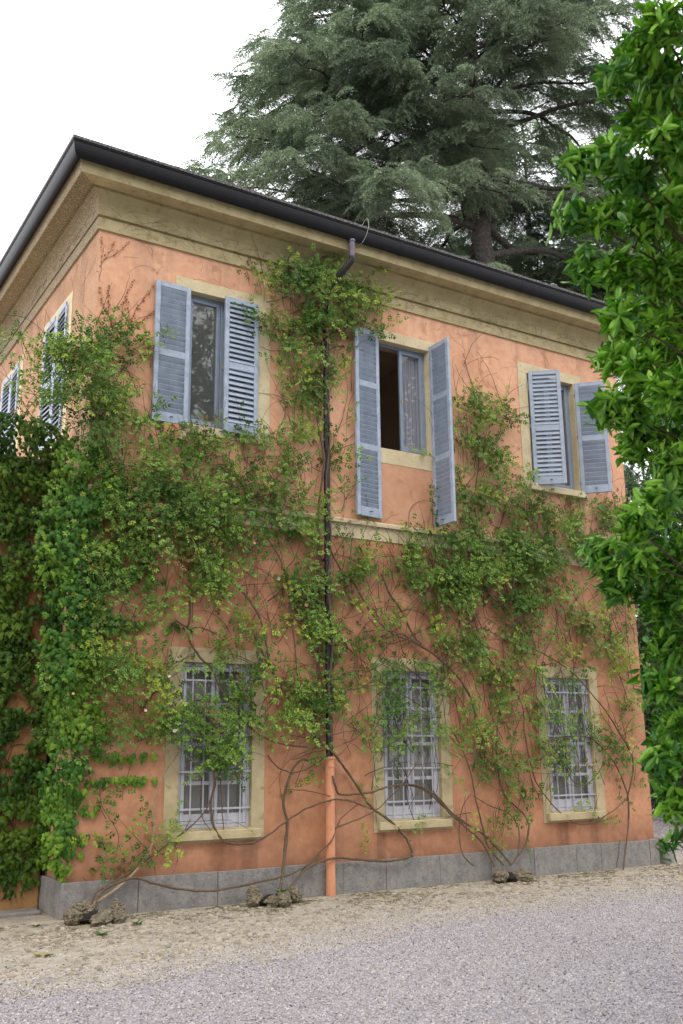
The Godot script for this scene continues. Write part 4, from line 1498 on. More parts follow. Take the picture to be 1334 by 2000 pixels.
	part(house, "dry_creeper", tendrils(Vector3(-0.046, 8.19, 0.0), Vector3.FORWARD, Vector3.UP, Vector3.LEFT, 7.5, 0.16, 120, 1.0, 0.0022), M.tendril).set_meta("kind", "stuff")
	part(house, "dry_creeper", tendrils(Vector3(0.0, 5.6, -0.02), Vector3.FORWARD, Vector3.UP, Vector3.LEFT, 6.5, 2.35, 60, 1.0, 0.002), M.tendril).set_meta("kind", "stuff")
	return house


func cornice_front(prof: PackedVector2Array, L: float, D: float) -> SurfaceTool:
	var st := start()
	for k in prof.size() - 1:
		var p := prof[k]
		var q := prof[k + 1]
		quad(st, Vector3(-p.x, p.y, p.x), Vector3(L + p.x, p.y, p.x), Vector3(L + q.x, q.y, q.x), Vector3(-q.x, q.y, q.x))
		quad(st, Vector3(L + p.x, p.y, p.x), Vector3(L + p.x, p.y, -D), Vector3(L + q.x, q.y, -D), Vector3(L + q.x, q.y, q.x))
	return st


func cornice_side(prof: PackedVector2Array, D: float) -> SurfaceTool:
	var st := start()
	for k in prof.size() - 1:
		var p := prof[k]
		var q := prof[k + 1]
		quad(st, Vector3(-p.x, p.y, -D), Vector3(-p.x, p.y, p.x), Vector3(-q.x, q.y, q.x), Vector3(-q.x, q.y, -D))
	return st


func upper_window(house: Node3D, x0: float, x1: float, y0: float, y1: float, opened: bool):
	var w := holder(house, "upper_window")
	var z := -0.13
	part(w, "frame", frame_mesh(x0, x1, y0, y1, z, 0.04), M.frame)
	var mid := (x0 + x1) / 2
	var st := start()
	leaf_sash(st, mid + 0.003, x1 - 0.042, y0 + 0.042, y1 - 0.042, z + 0.014, 0.052, [], 0.015)
	part(w, "sash", done(st), M.frame)
	pane(w, mid + 0.05, x1 - 0.09, y0 + 0.09, y1 - 0.09, z + 0.010)
	if opened:
		# the left leaf stands open into the room; lace hangs behind the right one
		st = start()
		leaf_sash(st, 0.0, mid - x0 - 0.045, y0 + 0.042, y1 - 0.042, 0.0, 0.052, [], 0.015)
		var o := part(w, "sash", done(st), M.frame, Vector3(x0 + 0.05, 0, z - 0.03))
		o.rotation.y = deg_to_rad(96)
		st = start()
		var n := 30
		for k in n:
			var fa := float(k) / n
			var fb := float(k + 1) / n
			var xa := lerpf(mid + 0.03, x1 - 0.07, fa)
			var xb := lerpf(mid + 0.03, x1 - 0.07, fb)
			var za := z - 0.035 + 0.010 * sin(fa * 34.0)
			var zb := z - 0.035 + 0.010 * sin(fb * 34.0)
			var v := [Vector3(xa, y0 + 0.06, za), Vector3(xb, y0 + 0.06, zb), Vector3(xb, y1 - 0.09, zb), Vector3(xa, y1 - 0.09, za)]
			var uv := [Vector2(fa, 1), Vector2(fb, 1), Vector2(fb, 0), Vector2(fa, 0)]
			for i in [0, 2, 1, 0, 3, 2]:
				st.set_uv(uv[i])
				st.add_vertex(v[i])
		part(w, "lace_curtain", done(st), M.lace)
	else:
		st = start()
		leaf_sash(st, x0 + 0.042, mid - 0.003, y0 + 0.042, y1 - 0.042, z + 0.014, 0.052, [], 0.015)
		part(w, "sash", done(st), M.frame)
		pane(w, x0 + 0.09, mid - 0.05, y0 + 0.09, y1 - 0.09, z + 0.010)
		pane(w, x0 + 0.09, mid - 0.05, y0 + 0.09, y1 - 0.09, z - 0.004)
	for yy in [y0 + 0.5, y1 - 0.5]:
		st = start()
		tube(st, PackedVector3Array([Vector3(x1 - 0.042, yy, z + 0.036), Vector3(x1 - 0.042, yy + 0.08, z + 0.036)]), PackedFloat32Array([0.008, 0.008]), 7)
		part(w, "hinge", done(st), M.frame)
	st = start()
	tube(st, PackedVector3Array([Vector3(mid + 0.02, (y0 + y1) / 2, z + 0.036), Vector3(mid + 0.02, (y0 + y1) / 2, z + 0.06), Vector3(mid + 0.03, (y0 + y1) / 2 - 0.05, z + 0.064)]), PackedFloat32Array([0.008, 0.007, 0.007]), 7)
	part(w, "handle", done(st), mat(lin(0.5, 0.33, 0.1), 0.4))


# the two shuttered windows of the side wall
func side_windows(house: Node3D, rails: Array):
	for h in [[-1.15, -2.20], [-3.62, -4.66]]:
		var st := start()
		var a: float = h[0]
		var b: float = h[1]
		box(st, Vector3(-0.011, 5.68, a), Vector3(0.2, 7.45, a + 0.15), 0.003)
		box(st, Vector3(-0.011, 5.68, b - 0.15), Vector3(0.2, 7.45, b), 0.003)
		box(st, Vector3(-0.011, 7.45, b - 0.15), Vector3(0.2, 7.61, a + 0.15), 0.003)
		box(st, Vector3(-0.011, 5.55, b - 0.15), Vector3(0.2, 5.68, a + 0.15), 0.003)
		part(house, "window_surround", done(st), M.cream)
		st = start()
		box(st, Vector3(0.12, 5.70, b + 0.02), Vector3(0.16, 7.43, a - 0.02))
		part(house, "side_window", done(st), M.iron)
		for s: float in [1.0, -1.0]:
			var nm := "near" if a > -2.0 else "far"
			var n0 := house.get_child_count()
			shutter(house, Vector3.ZERO, 0.52, 1.78, s, 0.0 if s > 0 else 180.0, rails, "closed shutter of the %s side-wall window, %s leaf" % [nm, "rear" if s > 0 else "front"])
			var o: Node3D = house.get_child(n0)
			o.position = Vector3(-0.018, 5.675, (b if s > 0 else a)) - origin[house]
			o.rotation.y = -PI / 2 + (0.03 if s > 0 else -0.03)


# ---------- ground ----------
func strip_edge(x: float) -> float:
	var b := 3.15
	if x > 0.0:
		b = lerpf(3.1, 2.35, clampf(x / 3.4, 0, 1))
	if x > 3.4:
		b = lerpf(2.35, 2.15, clampf((x - 3.4) / 4.0, 0, 1))
	return b - 0.30 + 0.30 * noise.get_noise_2d(x * 90.0, 11.0) + 0.12 * noise.get_noise_2d(x * 400.0, 31.0)


func stone_shape(sd: int, flat: float, n: int) -> ArrayMesh:
	return rock_mesh(Vector3(1.0, flat, 0.72), sd, 0.22, n)


func build_ground():
	var st := start()
	quad(st, Vector3(-150, 0, 150), Vector3(150, 0, 150), Vector3(150, 0, -150), Vector3(-150, 0, -150))
	structure("gravel_yard", done(st), M.gravel, "grey gravel yard in front of the house", "ground")
	st = start()
	var lw := 80
	for i in lw:
		var xa := -60.0 + 120.0 * i / lw
		var xb := -60.0 + 120.0 * (i + 1) / lw
		quad(st, Vector3(xa, 0.006, 60), Vector3(xb, 0.006, 60), Vector3(xb, 0.006, 13.6 + 0.5 * sin(xb * 0.3)), Vector3(xa, 0.006, 13.6 + 0.5 * sin(xa * 0.3)))
	structure("added_lawn", done(st), M.added_lawn, "dark grass added unseen across the yard to cut bounced light", "added_lawn")  # unseen dark ground added to lessen light bounced onto the lower wall
	# sandy cobbled margin along the wall
	st = start()
	var n := 150
	for i in n:
		var xa := -9.0 + 24.0 * i / n
		var xb := -9.0 + 24.0 * (i + 1) / n
		var back := -0.9
		quad(st, Vector3(xa, -0.004, strip_edge(xa) + 0.62), Vector3(xb, -0.004, strip_edge(xb) + 0.62), Vector3(xb, 0.005, strip_edge(xb) + 0.5), Vector3(xa, 0.005, strip_edge(xa) + 0.5))
		quad(st, Vector3(xa, 0.005, strip_edge(xa) + 0.5), Vector3(xb, 0.005, strip_edge(xb) + 0.5), Vector3(xb, 0.005, back), Vector3(xa, 0.005, back))
	var margin := structure("cobbled_margin", done(st), M.sand, "sandy strip of small cobbles and moss along the foot of the house", "path")
	# cobbles: the nearest three hundred one by one
	var shapes := []
	for k in 4:
		shapes.append(stone_shape(500 + k, 0.62, 10))
	var mats := []
	for k in 6:
		var v := 0.62 + 0.12 * k
		mats.append(mat(lin(0.31 * v, 0.265 * v, 0.205 * v * (0.9 + 0.05 * k)), 0.9))
	var spots := []
	for i in 8500:
		var x := R(-3.2, 9.5)
		var z := R(0.16, 3.3)
		if z > strip_edge(x) - 0.05 or (x < 0.6 and x > -0.1 and z < 0.6):
			continue
		var keep := 0.5 + 0.8 * noise.get_noise_2d(x * 120.0 + 9.0, z * 160.0)
		if x > 1.2:
			keep *= 0.6
		if rng.randf() > keep:
			continue
		spots.append([Vector3(x, 0.004, z), z - x * 0.5])
	spots.sort_custom(func(p, q): return p[1] > q[1])
	var rest := []
	for i in spots.size():
		var s := R(0.018, 0.036)
		var tr := Transform3D(Basis.from_euler(Vector3(R(-0.15, 0.15), R(0, TAU), R(-0.15, 0.15))).scaled(Vector3(s, s, s)), spots[i][0])
		if i < 300:
			var o := part(margin, "cobble", shapes[i % 4], mats[rng.randi() % 6])
			o.transform = tr
		else:
			var v := R(0.6, 1.25)
			rest.append([tr, Color(0.31 * v, 0.265 * v, 0.205 * v)])
	mass(margin, "cobbles", shapes, M.cobble, rest)
	# loose gravel
	var peb := []
	for k in 5:
		peb.append(stone_shape(600 + k, 0.6, 6))
	var items := []
	for i in 280000:
		var x := R(-5.0, 10.0)
		var z := R(0.9, 7.2)
		var e := strip_edge(x)
		# only where the yard is in view from the front, and thinning into the margin
		if z < e + 0.5 and rng.randf() > 0.28 * exp((z - e - 0.5) * 0.8) + 0.72 * exp((z - e - 0.5) * 2.2):
			continue
		var s := R(0.0042, 0.0090) * (1.5 if rng.randf() < 0.06 else 1.0)
		var g := R(0.21, 0.52)
		var c := Color(g, g * 0.93, g * 0.975)
		var k := rng.randf()
		if k < 0.07:
			c = Color(g * 0.35, g * 0.32, g * 0.38)
		elif k < 0.22:
			c = Color(g * 1.1, g * 0.92, g * 0.78)
		items.append([Transform3D(Basis.from_euler(Vector3(R(-0.6, 0.6), R(0, TAU), R(-0.6, 0.6))).scaled(Vector3(s, s, s)), Vector3(x, s * 0.35 + 0.006 * smoothstep(e + 0.7, e + 0.45, z), z)), c])
	for i in 26000:
		var x := R(9.2, 19.0)
		var z := R(-8.0, 1.5)
		var s := R(0.010, 0.018)
		var g := R(0.24, 0.55)
		items.append([Transform3D(Basis.from_euler(Vector3(R(-0.6, 0.6), R(0, TAU), R(-0.6, 0.6))).scaled(Vector3(s, s, s)), Vector3(x, s * 0.35, z)), Color(g, g * 0.93, g * 0.97)])
	var hold := thing("loose_gravel", "loose grey and lilac gravel stones spread over the yard", "gravel", Vector3(2, 0, 4))
	hold.set_meta("kind", "stuff")
	mass(hold, "gravel", peb, M.cobble, items)
	# moss cushions and shed leaflets on the margin
	var bits := []
	var moss := []
	var lf := [laurel_leaf(901), laurel_leaf(902)]
	for i in 2600:
		var x := R(-3.0, 9.6)
		var z := 0.1 + absf(rng.randfn()) * 0.75
		if z > strip_edge(x) + 0.4:
			continue
		var v := R(0.5, 1.1)
		bits.append([Transform3D(Basis.from_euler(Vector3(-PI / 2 + R(-0.3, 0.3), 0, R(0, TAU))).rotated(Vector3.UP, R(0, TAU)).scaled(Vector3.ONE * R(0.16, 0.36)), Vector3(x, 0.014 + R(0, 0.01), z)), Color(0.17 * v, 0.105 * v, 0.035 * v) if i % 3 else Color(0.15 * v, 0.15 * v, 0.035 * v)])
	for i in 130:
		var v := R(0.5, 1.1)
		bits.append([Transform3D(Basis.from_euler(Vector3(-PI / 2 + R(-0.3, 0.3), 0, R(0, TAU))).rotated(Vector3.UP, R(0, TAU)).scaled(Vector3.ONE * R(0.2, 0.42)), Vector3(R(-2.4, -0.2) if i % 2 else R(-2.4, 5.0), 0.016, R(2.3, 4.6))), Color(0.15 * v, 0.085 * v, 0.035 * v)])
	var tuft := start()
	for k in 22:
		var a := R(0, TAU)
		var d := Vector3(cos(a), R(0.3, 1.3), sin(a)).normalized()
		blade(tuft, Vector3(cos(a), 0, sin(a)) * R(0, 0.022), d, Vector3(-d.z, 0.3, d.x).normalized(), R(0.008, 0.018), 0.003, leaf_tint(R(0.7, 1.3)))
	var tuft_mesh := done(tuft)
	for i in 5200:
		var x := R(-2.5, 9.6)
		var z := 0.1 + absf(rng.randfn()) * 0.7
		if noise.get_noise_2d(x * 140.0 + 500.0, z * 200.0) < -0.05 or z > strip_edge(x):
			continue
		var v := R(0.6, 1.2)
		moss.append([Transform3D(Basis.from_euler(Vector3(0, R(0, TAU), 0)).scaled(Vector3(1, 0.5, 1) * R(0.5, 1.3)), Vector3(x, 0.004, z)), Color(0.15 * v, 0.132 * v, 0.045 * v)])
	var lt := thing("fallen_leaves", "small dry yellow and brown leaves shed on the cobbled strip below the roses", "leaves", Vector3(2, 0, 0.8))
	lt.set_meta("kind", "stuff")
	mass(lt, "leaves", lf, M.petal, bits)
	var ms := thing("moss", "dull olive moss growing between the cobbles along the plinth", "moss", Vector3(3, 0, 0.7))
	ms.set_meta("kind", "stuff")
	mass(ms, "moss", [tuft_mesh], M.petal, moss)


func weed(label: String, at: Vector3, n: int, l: float, up: float, c: Color):
	var t := thing("weed", label, "weed", at, "weeds at the foot of the house")
	for k in n:
		var st := start()
		var a := TAU * k / n + R(-0.4, 0.4)
		var d := Vector3(cos(a), up * R(0.7, 1.3), sin(a)).normalized()
		blade(st, Vector3.ZERO, d, (Vector3.UP - d * d.y * 0.98 + Vector3(0.01, 0, 0)).normalized(), l * R(0.7, 1.2), l * 0.24, Color(c.r * R(0.8, 1.2), c.g * R(0.8, 1.2), c.b))
		var o := part(t, "leaf", done(st), M.rose_leaf)
		o.position = Vector3(R(-0.02, 0.02), 0.0, R(-0.02, 0.02))


func rock_ring(label: String, at: Vector3, rocks: Array):
	var t := thing("rock_ring", label, "rock border", at, "rings of tufa round the rose roots")
	var i := 0
	for q in rocks:
		var o := part(t, "rock", rock_mesh(Vector3(q[3], q[4], q[5]) * 0.78, 700 + i + int(at.x * 37), 0.27, 20), M.tufa)
		o.position = Vector3(q[0], q[1], q[2])
		o.rotation = Vector3(R(-0.2, 0.2), R(0, TAU), R(-0.2, 0.2))
		i += 1
	var o2 := part(t, "soil", rock_mesh(Vector3(0.2, 0.06, 0.15), 733, 0.3, 14), M.soil)
	o2.position = Vector3(0, 0.05, -0.02)


# ---------- trees ----------
func cedar(label: String, at: Vector3, H: float, tr: float, lean: Vector3, crown: Array, n_limbs: int, sprays: Array, sd: int, clear: float):
	rng.seed = sd
	var t := thing("cedar_tree", label, "cedar", at, "cedars behind the house")
	var pts := PackedVector3Array()
	var rad := PackedFloat32Array()
	for k in 15:
		var f := k / 14.0
		pts.append(at + Vector3(0, H * f, 0) + lean * f * f + Vector3(R(-1, 1), 0, R(-1, 1)) * 0.10)
		rad.append(tr * (1.0 - 0.93 * f) * (1.25 if k == 0 else 1.0))
	var st := start()
	st.set_smooth_group(0)
	tube(st, curve(pts, 3), taper(curve(pts, 3).size(), tr * 1.1, tr * 0.07), 14, 0.25)
	part(t, "trunk", done(st), M.bark)
	var toward := Vector3(-3.354 - at.x, 0, 11.0 - at.z).normalized()
	var items := []
	var minor := start()
	var made := 0
	for i in n_limbs:
		var f := lerpf(clear, 0.985, pow((i + rng.randf()) / n_limbs, 0.92))
		var y := H * f
		var reach := 0.0
		for k in crown.size() - 1:
			if f >= crown[k][0] and f <= crown[k + 1][0]:
				reach = lerpf(crown[k][1], crown[k + 1][1], (f - crown[k][0]) / (crown[k + 1][0] - crown[k][0]))
		reach *= R(0.78, 1.1)
		var az := i * 2.39996 + R(-0.4, 0.4)
		var d := Vector3(cos(az), 0, sin(az))
		if f < clear + 0.20 and d.dot(toward) > 0.10:
			continue
		var sidew := Vector3(-d.z, 0, d.x)
		var base := at + Vector3(0, y, 0) + lean * f * f
		var lp := PackedVector3Array()
		var rise := R(0.05, 0.45)
		var wob := R(-0.12, 0.12)
		for k in 9:
			var s := k / 8.0
			lp.append(base + d * reach * s + Vector3(0, reach * (rise * s - (rise + 0.10) * s * s * 0.85), 0) + sidew * reach * (wob * sin(s * 5.0) + R(-0.02, 0.02)) + Vector3(0, R(-0.06, 0.06) * s * reach * 0.3, 0))
		var r0 := maxf(0.035, tr * 0.36 * (1.0 - f * 0.75) * reach / 7.0)
		var bs := start()
		bs.set_smooth_group(0)
		var cv := curve(lp, 3)
		tube(bs, cv, taper(cv.size(), r0, 0.02, 0.08), 7)
		part(t, "limb", done(bs), M.bark)
		made += 1
		# side branches in flat tiers, feathered towards the ends
		var m := int(reach * 3.1) + 3
		for j in m:
			var s := lerpf(0.30 if f > clear + 0.22 else 0.45, 1.0, (j + rng.randf() * 0.8) / m)
			var q := cv[clampi(int(s * (cv.size() - 1)), 0, cv.size() - 1)]
			var side := 1.0 if j % 2 == 0 else -1.0
			var bl := (0.55 + reach * 0.30 * (1.12 - s)) * R(0.7, 1.25)
			var bd := (d * R(0.5, 0.9) + sidew * side * R(0.4, 1.0) + Vector3(0, R(-0.05, 0.35), 0)).normalized()
			if s > 0.93:
				bd = (d + sidew * R(-0.3, 0.3)).normalized()
			var bp := PackedVector3Array([q])
			var e := q
			var k := 0
			var steps := int(bl / 0.28) + 1
			for g in steps:
				bd = (bd + Vector3(0, -0.07, 0)).normalized()
				e += bd * 0.28
				bp.append(e)
				for w in 2:
					var sc := R(0.75, 1.3)
					var ang := R(-1.1, 1.1)
					var sd2 := (bd.rotated(Vector3.UP, ang) + Vector3(0, R(-0.65, 0.12), 0)).normalized()
					var upv := Vector3(R(-0.35, 0.35), 1, R(-0.35, 0.35))
					var hue := clampf(0.5 + 0.9 * noise.get_noise_3d(e.x * 40.0, e.y * 55.0, e.z * 40.0) + R(-0.25, 0.25), 0, 1)
					var c := Color(0.092, 0.134, 0.088).lerp(Color(0.36, 0.45, 0.29), hue)
					var z := sd2.cross(upv).normalized()
					items.append([Transform3D(Basis(sd2 * sc, z.cross(sd2) * sc, z * sc), e + Vector3(R(-0.1, 0.1), R(-0.1, 0.1), R(-0.1, 0.1))), c])
			tube(minor, bp, taper(bp.size(), 0.022, 0.006), 4)
	part(t, "branches", done(minor), M.bark).set_meta("kind", "stuff")
	mass(t, "foliage", sprays, M.needle, items)
	return items.size()


# broad-leaved tree or hedge: clumps of leaves through a set of balls [centre, radius, shoots]
func whorls(balls: Array, scale: float, dark: Color, pale: Color, leaves_each: int, toward := Vector3.ZERO) -> Array:
	var items := []
	for b in balls:
		var c: Vector3 = b[0]
		for i in int(b[2]):
			var d := Vector3(rng.randfn(), rng.randfn() + 0.25, rng.randfn())
			d = (d.normalized() + toward * 0.55).normalized()
			var p := c + d * float(b[1]) * pow(rng.randf(), 0.45)
			var ax := (d + Vector3(R(-0.4, 0.4), R(-0.1, 0.7), R(-0.4, 0.4))).normalized()
			var u := ax.cross(Vector3(0.3, 0.2, 0.9)).normalized()
			var v := ax.cross(u)
			var tone := clampf(0.45 + R(-0.35, 0.35) + 0.6 * noise.get_noise_3d(p.x * 130.0, p.y * 130.0, p.z * 130.0), 0, 1)
			for k in leaves_each:
				var a := k * 2.39996 + R(-0.3, 0.3)
				var open := R(0.45, 1.7)
				var ld := (ax * cos(open) + (u * cos(a) + v * sin(a)) * sin(open)).normalized()
				var nz := (ax * 0.8 + Vector3(0, 0.5, 0)).normalized()
				items.append([Transform3D(basis_from(ld, nz, scale * R(0.7, 1.15)), p - ax * scale * 0.011 * k), dark.lerp(pale, clampf(tone + R(-0.35, 0.35), 0, 1)), p])
	return items


func build_laurel(leaves: Array):
	rng.seed = 4242
	var eye := Vector3(-3.354, 1.6, 11.0)
	var base := Vector3(1.35, 0, 8.0)
	var t := thing("laurel_tree", "bright green glossy-leaved laurel overhanging from the right, close to the viewer", "laurel", base)
	var trunk := curve(PackedVector3Array([base, base + Vector3(0.05, 1.3, -0.05), base + Vector3(-0.1, 2.8, 0.05), base + Vector3(-0.25, 4.2, 0.1), base + Vector3(-0.4, 5.6, 0.1)]), 5)
	var st := start()
	tube(st, trunk, taper(trunk.size(), 0.10, 0.03), 10, 0.2)
	part(t, "trunk", done(st), M.bark)
	var balls := []
	var twig := start()
	for b in LAUREL:
		var c := Vector3(b[0], b[1], b[2])
		var fill := 1.7 if c.y < 2.5 else 1.0
		balls.append([c, b[3] * 0.78, b[4] * 1.5 * fill])
		balls.append([c + Vector3(0.62, R(-0.1, 0.1), -0.22), b[3] * 1.15, b[4] * 1.7 * fill])
		balls.append([c + Vector3(1.0, R(-0.1, 0.1), -0.40), b[3] * 1.25, b[4] * 1.2])
		var yy: float = clampf(c.y - 0.5, 0.4, 5.3)
		var root := trunk[clampi(int(yy / 5.6 * (trunk.size() - 1)), 0, trunk.size() - 1)]
		var mid := (root + c) / 2 + Vector3(R(-0.1, 0.1), R(0.0, 0.15), R(-0.1, 0.1))
		var bs := start()
		var cv := curve(PackedVector3Array([root, mid, c]), 5)
		tube(bs, cv, taper(cv.size(), 0.012, 0.004), 6)
		part(t, "bough", done(bs), M.twig)
		for i in int(b[4]):
			var d := Vector3(rng.randfn(), rng.randfn(), rng.randfn()).normalized() * float(b[3])
			tube(twig, PackedVector3Array([c, c + d * 0.6 + Vector3(0, 0.03, 0), c + d]), PackedFloat32Array([0.005, 0.004, 0.0025]), 4)
	# the far side of the crown, round the trunk and beyond
	for i in 46:
		var h := R(0.7, 6.3)
		var a := R(-1.9, 1.5)
		var rr := R(0.25, 1.15) * (1.0 - 0.35 * absf(h - 3.2) / 3.2)
		var stem := trunk[clampi(int(h / 5.6 * (trunk.size() - 1)), 0, trunk.size() - 1)]
		var c := Vector3(stem.x + 0.25 + cos(a) * rr, h, stem.z + sin(a) * rr)
		balls.append([c, R(0.28, 0.42), 16])
		tube(twig, PackedVector3Array([stem, (stem + c) / 2 + Vector3(0, 0.06, 0), c]), PackedFloat32Array([0.012, 0.008, 0.004]), 5)
	part(t, "shoots", done(twig), M.twig).set_meta("kind", "stuff")
	var items := whorls(balls, 0.92, Color(0.026, 0.115, 0.008), Color(0.235, 0.45, 0.040), 17)
	# the fullest in view: nearest the viewer and inside the picture
	for it in items:
		var o: Vector3 = it[0].origin
		var away := eye.distance_to(o)
		var out_of_frame := maxf(0.0, (o - eye).normalized().dot(Vector3(0.851, -0.011, 0.525)) - 0.315)
		it.append(away + out_of_frame * 40.0)
	items.sort_custom(func(p, q): return p[3] < q[3])
	var tints := {}
	for i in 300:
		var c: Color = items[i][1]
		var key := int(c.g * 40.0)
		if not tints.has(key):
			var m: StandardMaterial3D = M.shrub_leaf.duplicate()
			m.albedo_color = Color(c.r, c.g, c.b).linear_to_srgb()
			tints[key] = m
		var o := part(t, "leaf", leaves[i % leaves.size()], tints[key])
		o.transform = Transform3D(items[i][0].basis, items[i][0].origin - base)
	mass(t, "foliage", leaves, M.shrub_leaf, items.slice(300))


func _ready():
	# camera, sky, light, exposure
	var cam := Camera3D.new()
	cam.name = "camera"
	add_child(cam)
	cam.transform = Transform3D(Basis(Vector3(0.85095,-0.01082,0.52514),Vector3(-0.11755,0.97050,0.21048),Vector3(-0.51193,-0.24084,0.82458)), Vector3(-3.354, 1.6, 11.002))
	cam.fov = 54.44
	cam.near = 0.05
	cam.far = 600.0
	cam.current = true
	var attr := CameraAttributesPhysical.new()
	attr.frustum_focal_length = 35.0
	attr.frustum_focus_distance = 12.0
	attr.exposure_aperture = 4.0
	cam.fov = 54.44
	var env := WorldEnvironment.new()
	env.name = "world_environment"
	var e := Environment.new()
	e.background_mode = Environment.BG_SKY
	var sky := Sky.new()
	var sm := ProceduralSkyMaterial.new()
	sm.sky_top_color = Color(0.93, 0.935, 0.95)
	sm.sky_horizon_color = Color(0.90, 0.905, 0.93)
	sm.sky_curve = 0.12
	sm.ground_bottom_color = Color(0.35, 0.34, 0.33)
	sm.ground_horizon_color = Color(0.8, 0.8, 0.82)
	sm.sun_angle_max = 1.0
	sky.sky_material = sm
	e.sky = sky
	e.tonemap_mode = Environment.TONE_MAPPER_LINEAR
	e.tonemap_exposure = 3.35
	e.sdfgi_enabled = true
	e.ssao_enabled = true
	e.ssil_enabled = true
	env.environment = e
	add_child(env)
	var sun := DirectionalLight3D.new()
	sun.name = "sun"
	sun.light_energy = 0.17
	sun.light_angular_distance = 25.0
	sun.light_color = Color(1.0, 0.965, 0.91)
	sun.shadow_enabled = true
	add_child(sun)
	sun.look_at_from_position(Vector3(-6, 18, 11), Vector3(2, 2, 0))

	rng.seed = 20240611
	noise.seed = 5
	noise.frequency = 0.006
	noise.fractal_octaves = 3
	make_materials()
	M.bloom_white = mat(lin(0.62, 0.58, 0.50), 0.8)
	M.bloom_peach = mat(lin(0.62, 0.36, 0.22), 0.8)

	# the setting
	build_ground()

	# the house and its wing
	build_house()
	build_wing()

	# trees behind
	var cs := []
	for k in 4:
		cs.append(cedar_spray(40 + k))
	cedar("tall grey-green cedar whose thick trunk rises behind the right half of the roof", Vector3(17.3, 0, -12.5), 33.0, 0.62, Vector3(-0.8, 0, 0.3), [[0.0, 3.0], [0.5, 8.0], [0.68, 6.8], [0.85, 4.0], [1.0, 0.5]], 78, cs, 91, 0.48)
	cedar("darker cedar with a slim trunk, left of the thick-trunked one", Vector3(13.2, 0, -14.8), 29.5, 0.36, Vector3(-0.3, 0, 0), [[0.0, 3.0], [0.5, 5.6], [0.72, 5.3], [0.86, 3.2], [1.0, 0.5]], 60, cs, 92, 0.42)

	cedar("cedar farther back, seen between the thick-trunked cedar and the laurel", Vector3(23.8, 0, -17.5), 29.0, 0.40, Vector3(0.2, 0, 0), [[0.0, 3.0], [0.5, 6.2], [0.72, 5.6], [0.86, 3.4], [1.0, 0.5]], 44, cs, 93, 0.36)

	var leaves := []
	for k in 6:
		leaves.append(laurel_leaf(20 + k))
	build_laurel(leaves)
	build_hedge(leaves)
	build_opposite_trees(leaves)

	# climbers
	rng.seed = 777
	var sprays := []
	for k in 8:
		sprays.append(rose_spray(300 + k))
	climbing_rose("climbing rose rooted by the left corner, massed round the corner and the first barred window", ROSE_A, CANES_A, Vector3(0.23, 0, 0.32), sprays, 9, 0)
	climbing_rose("climbing rose rooted beside the downpipe, climbing it to a bushy head under the gutter", ROSE_B, CANES_B, Vector3(2.39, 0, 0.30), sprays, 6, 99)
	climbing_rose("climbing rose fanning up from the third rock ring between middle and right windows", ROSE_C, CANES_C, Vector3(5.80, 0, 0.25), sprays, 5, 99)
	climbing_rose("thin climbing rose with one bare stem near the right end of the wall", ROSE_D, CANES_D, Vector3(7.99, 0, 0.25), sprays, 2, 99)
	var ivy := []
	for k in 6:
		ivy.append(ivy_leaf(800 + k))
	var iv := thing("ivy", "dark green ivy running up the left corner of the house front", "ivy", Vector3(0.12, 0, 0.08))
	ivy_plant(iv, ivy_items(IVY_CORNER, 750.0, 0.0), ivy)
	var iw := thing("ivy", "dense ivy with painted-in shade hanging over the low wing left of the corner", "ivy", Vector3(-0.5, 0, -0.7))
	ivy_plant(iw, ivy_items(IVY_WING, 900.0, -0.75, 0.62), ivy)  # wing leaves coloured darker to stand for shade in the recess
	part(iw, "stems", tendrils(Vector3(-2.0, 0.1, -0.745), Vector3.RIGHT, Vector3.UP, Vector3.BACK, 1.9, 4.2, 260, 1.0, 0.006), M.tendril).set_meta("kind", "stuff")
	red_creeper(ivy)

	# rocks, weeds and small things at the foot of the wall
	rock_ring("ring of rough brown tufa rocks at the left corner of the plinth", Vector3(0.20, 0, 0.42), [[-0.24, 0.07, 0.0, 0.12, 0.11, 0.12], [0.02, 0.06, 0.16, 0.22, 0.10, 0.11], [0.22, 0.09, 0.02, 0.10, 0.15, 0.11], [-0.08, 0.13, -0.10, 0.16, 0.10, 0.10], [0.20, 0.05, 0.15, 0.10, 0.10, 0.09]])
	rock_ring("mossy tufa ring holding the rose beside the downpipe", Vector3(2.32, 0, 0.36), [[-0.27, 0.10, -0.02, 0.13, 0.14, 0.11], [0.02, 0.07, 0.14, 0.27, 0.11, 0.12], [0.24, 0.09, 0.0, 0.11, 0.13, 0.13], [-0.1, 0.05, 0.12, 0.12, 0.09, 0.1]])
	rock_ring("tufa rocks round the rose root between the middle and right barred windows", Vector3(5.83, 0, 0.28), [[-0.18, 0.09, 0.06, 0.16, 0.12, 0.12], [0.14, 0.07, 0.12, 0.19, 0.11, 0.10], [0.25, 0.06, -0.02, 0.10, 0.11, 0.10]])
	weed("pale upright seedling beside the corner of the plinth", Vector3(0.03, 0.08, 0.22), 4, 0.12, 2.2, Color(0.14, 0.22, 0.05))
	weed("bright green weed growing in the mossy rock ring by the downpipe", Vector3(2.36, 0.12, 0.44), 14, 0.10, 0.7, Color(0.05, 0.16, 0.03))
	weed("leafy weed on the cobbles below the left rock ring", Vector3(-0.02, 0.01, 1.25), 10, 0.09, 0.5, Color(0.09, 0.14, 0.04))
	weed("small weed on the cobbles right of the left rock ring", Vector3(0.5, 0.01, 0.85), 7, 0.08, 0.8, Color(0.07, 0.13, 0.04))
	weed("yellowish weed flat on the gravel edge at the lower left", Vector3(-0.75, 0.01, 1.95), 6, 0.09, 0.3, Color(0.22, 0.22, 0.05))
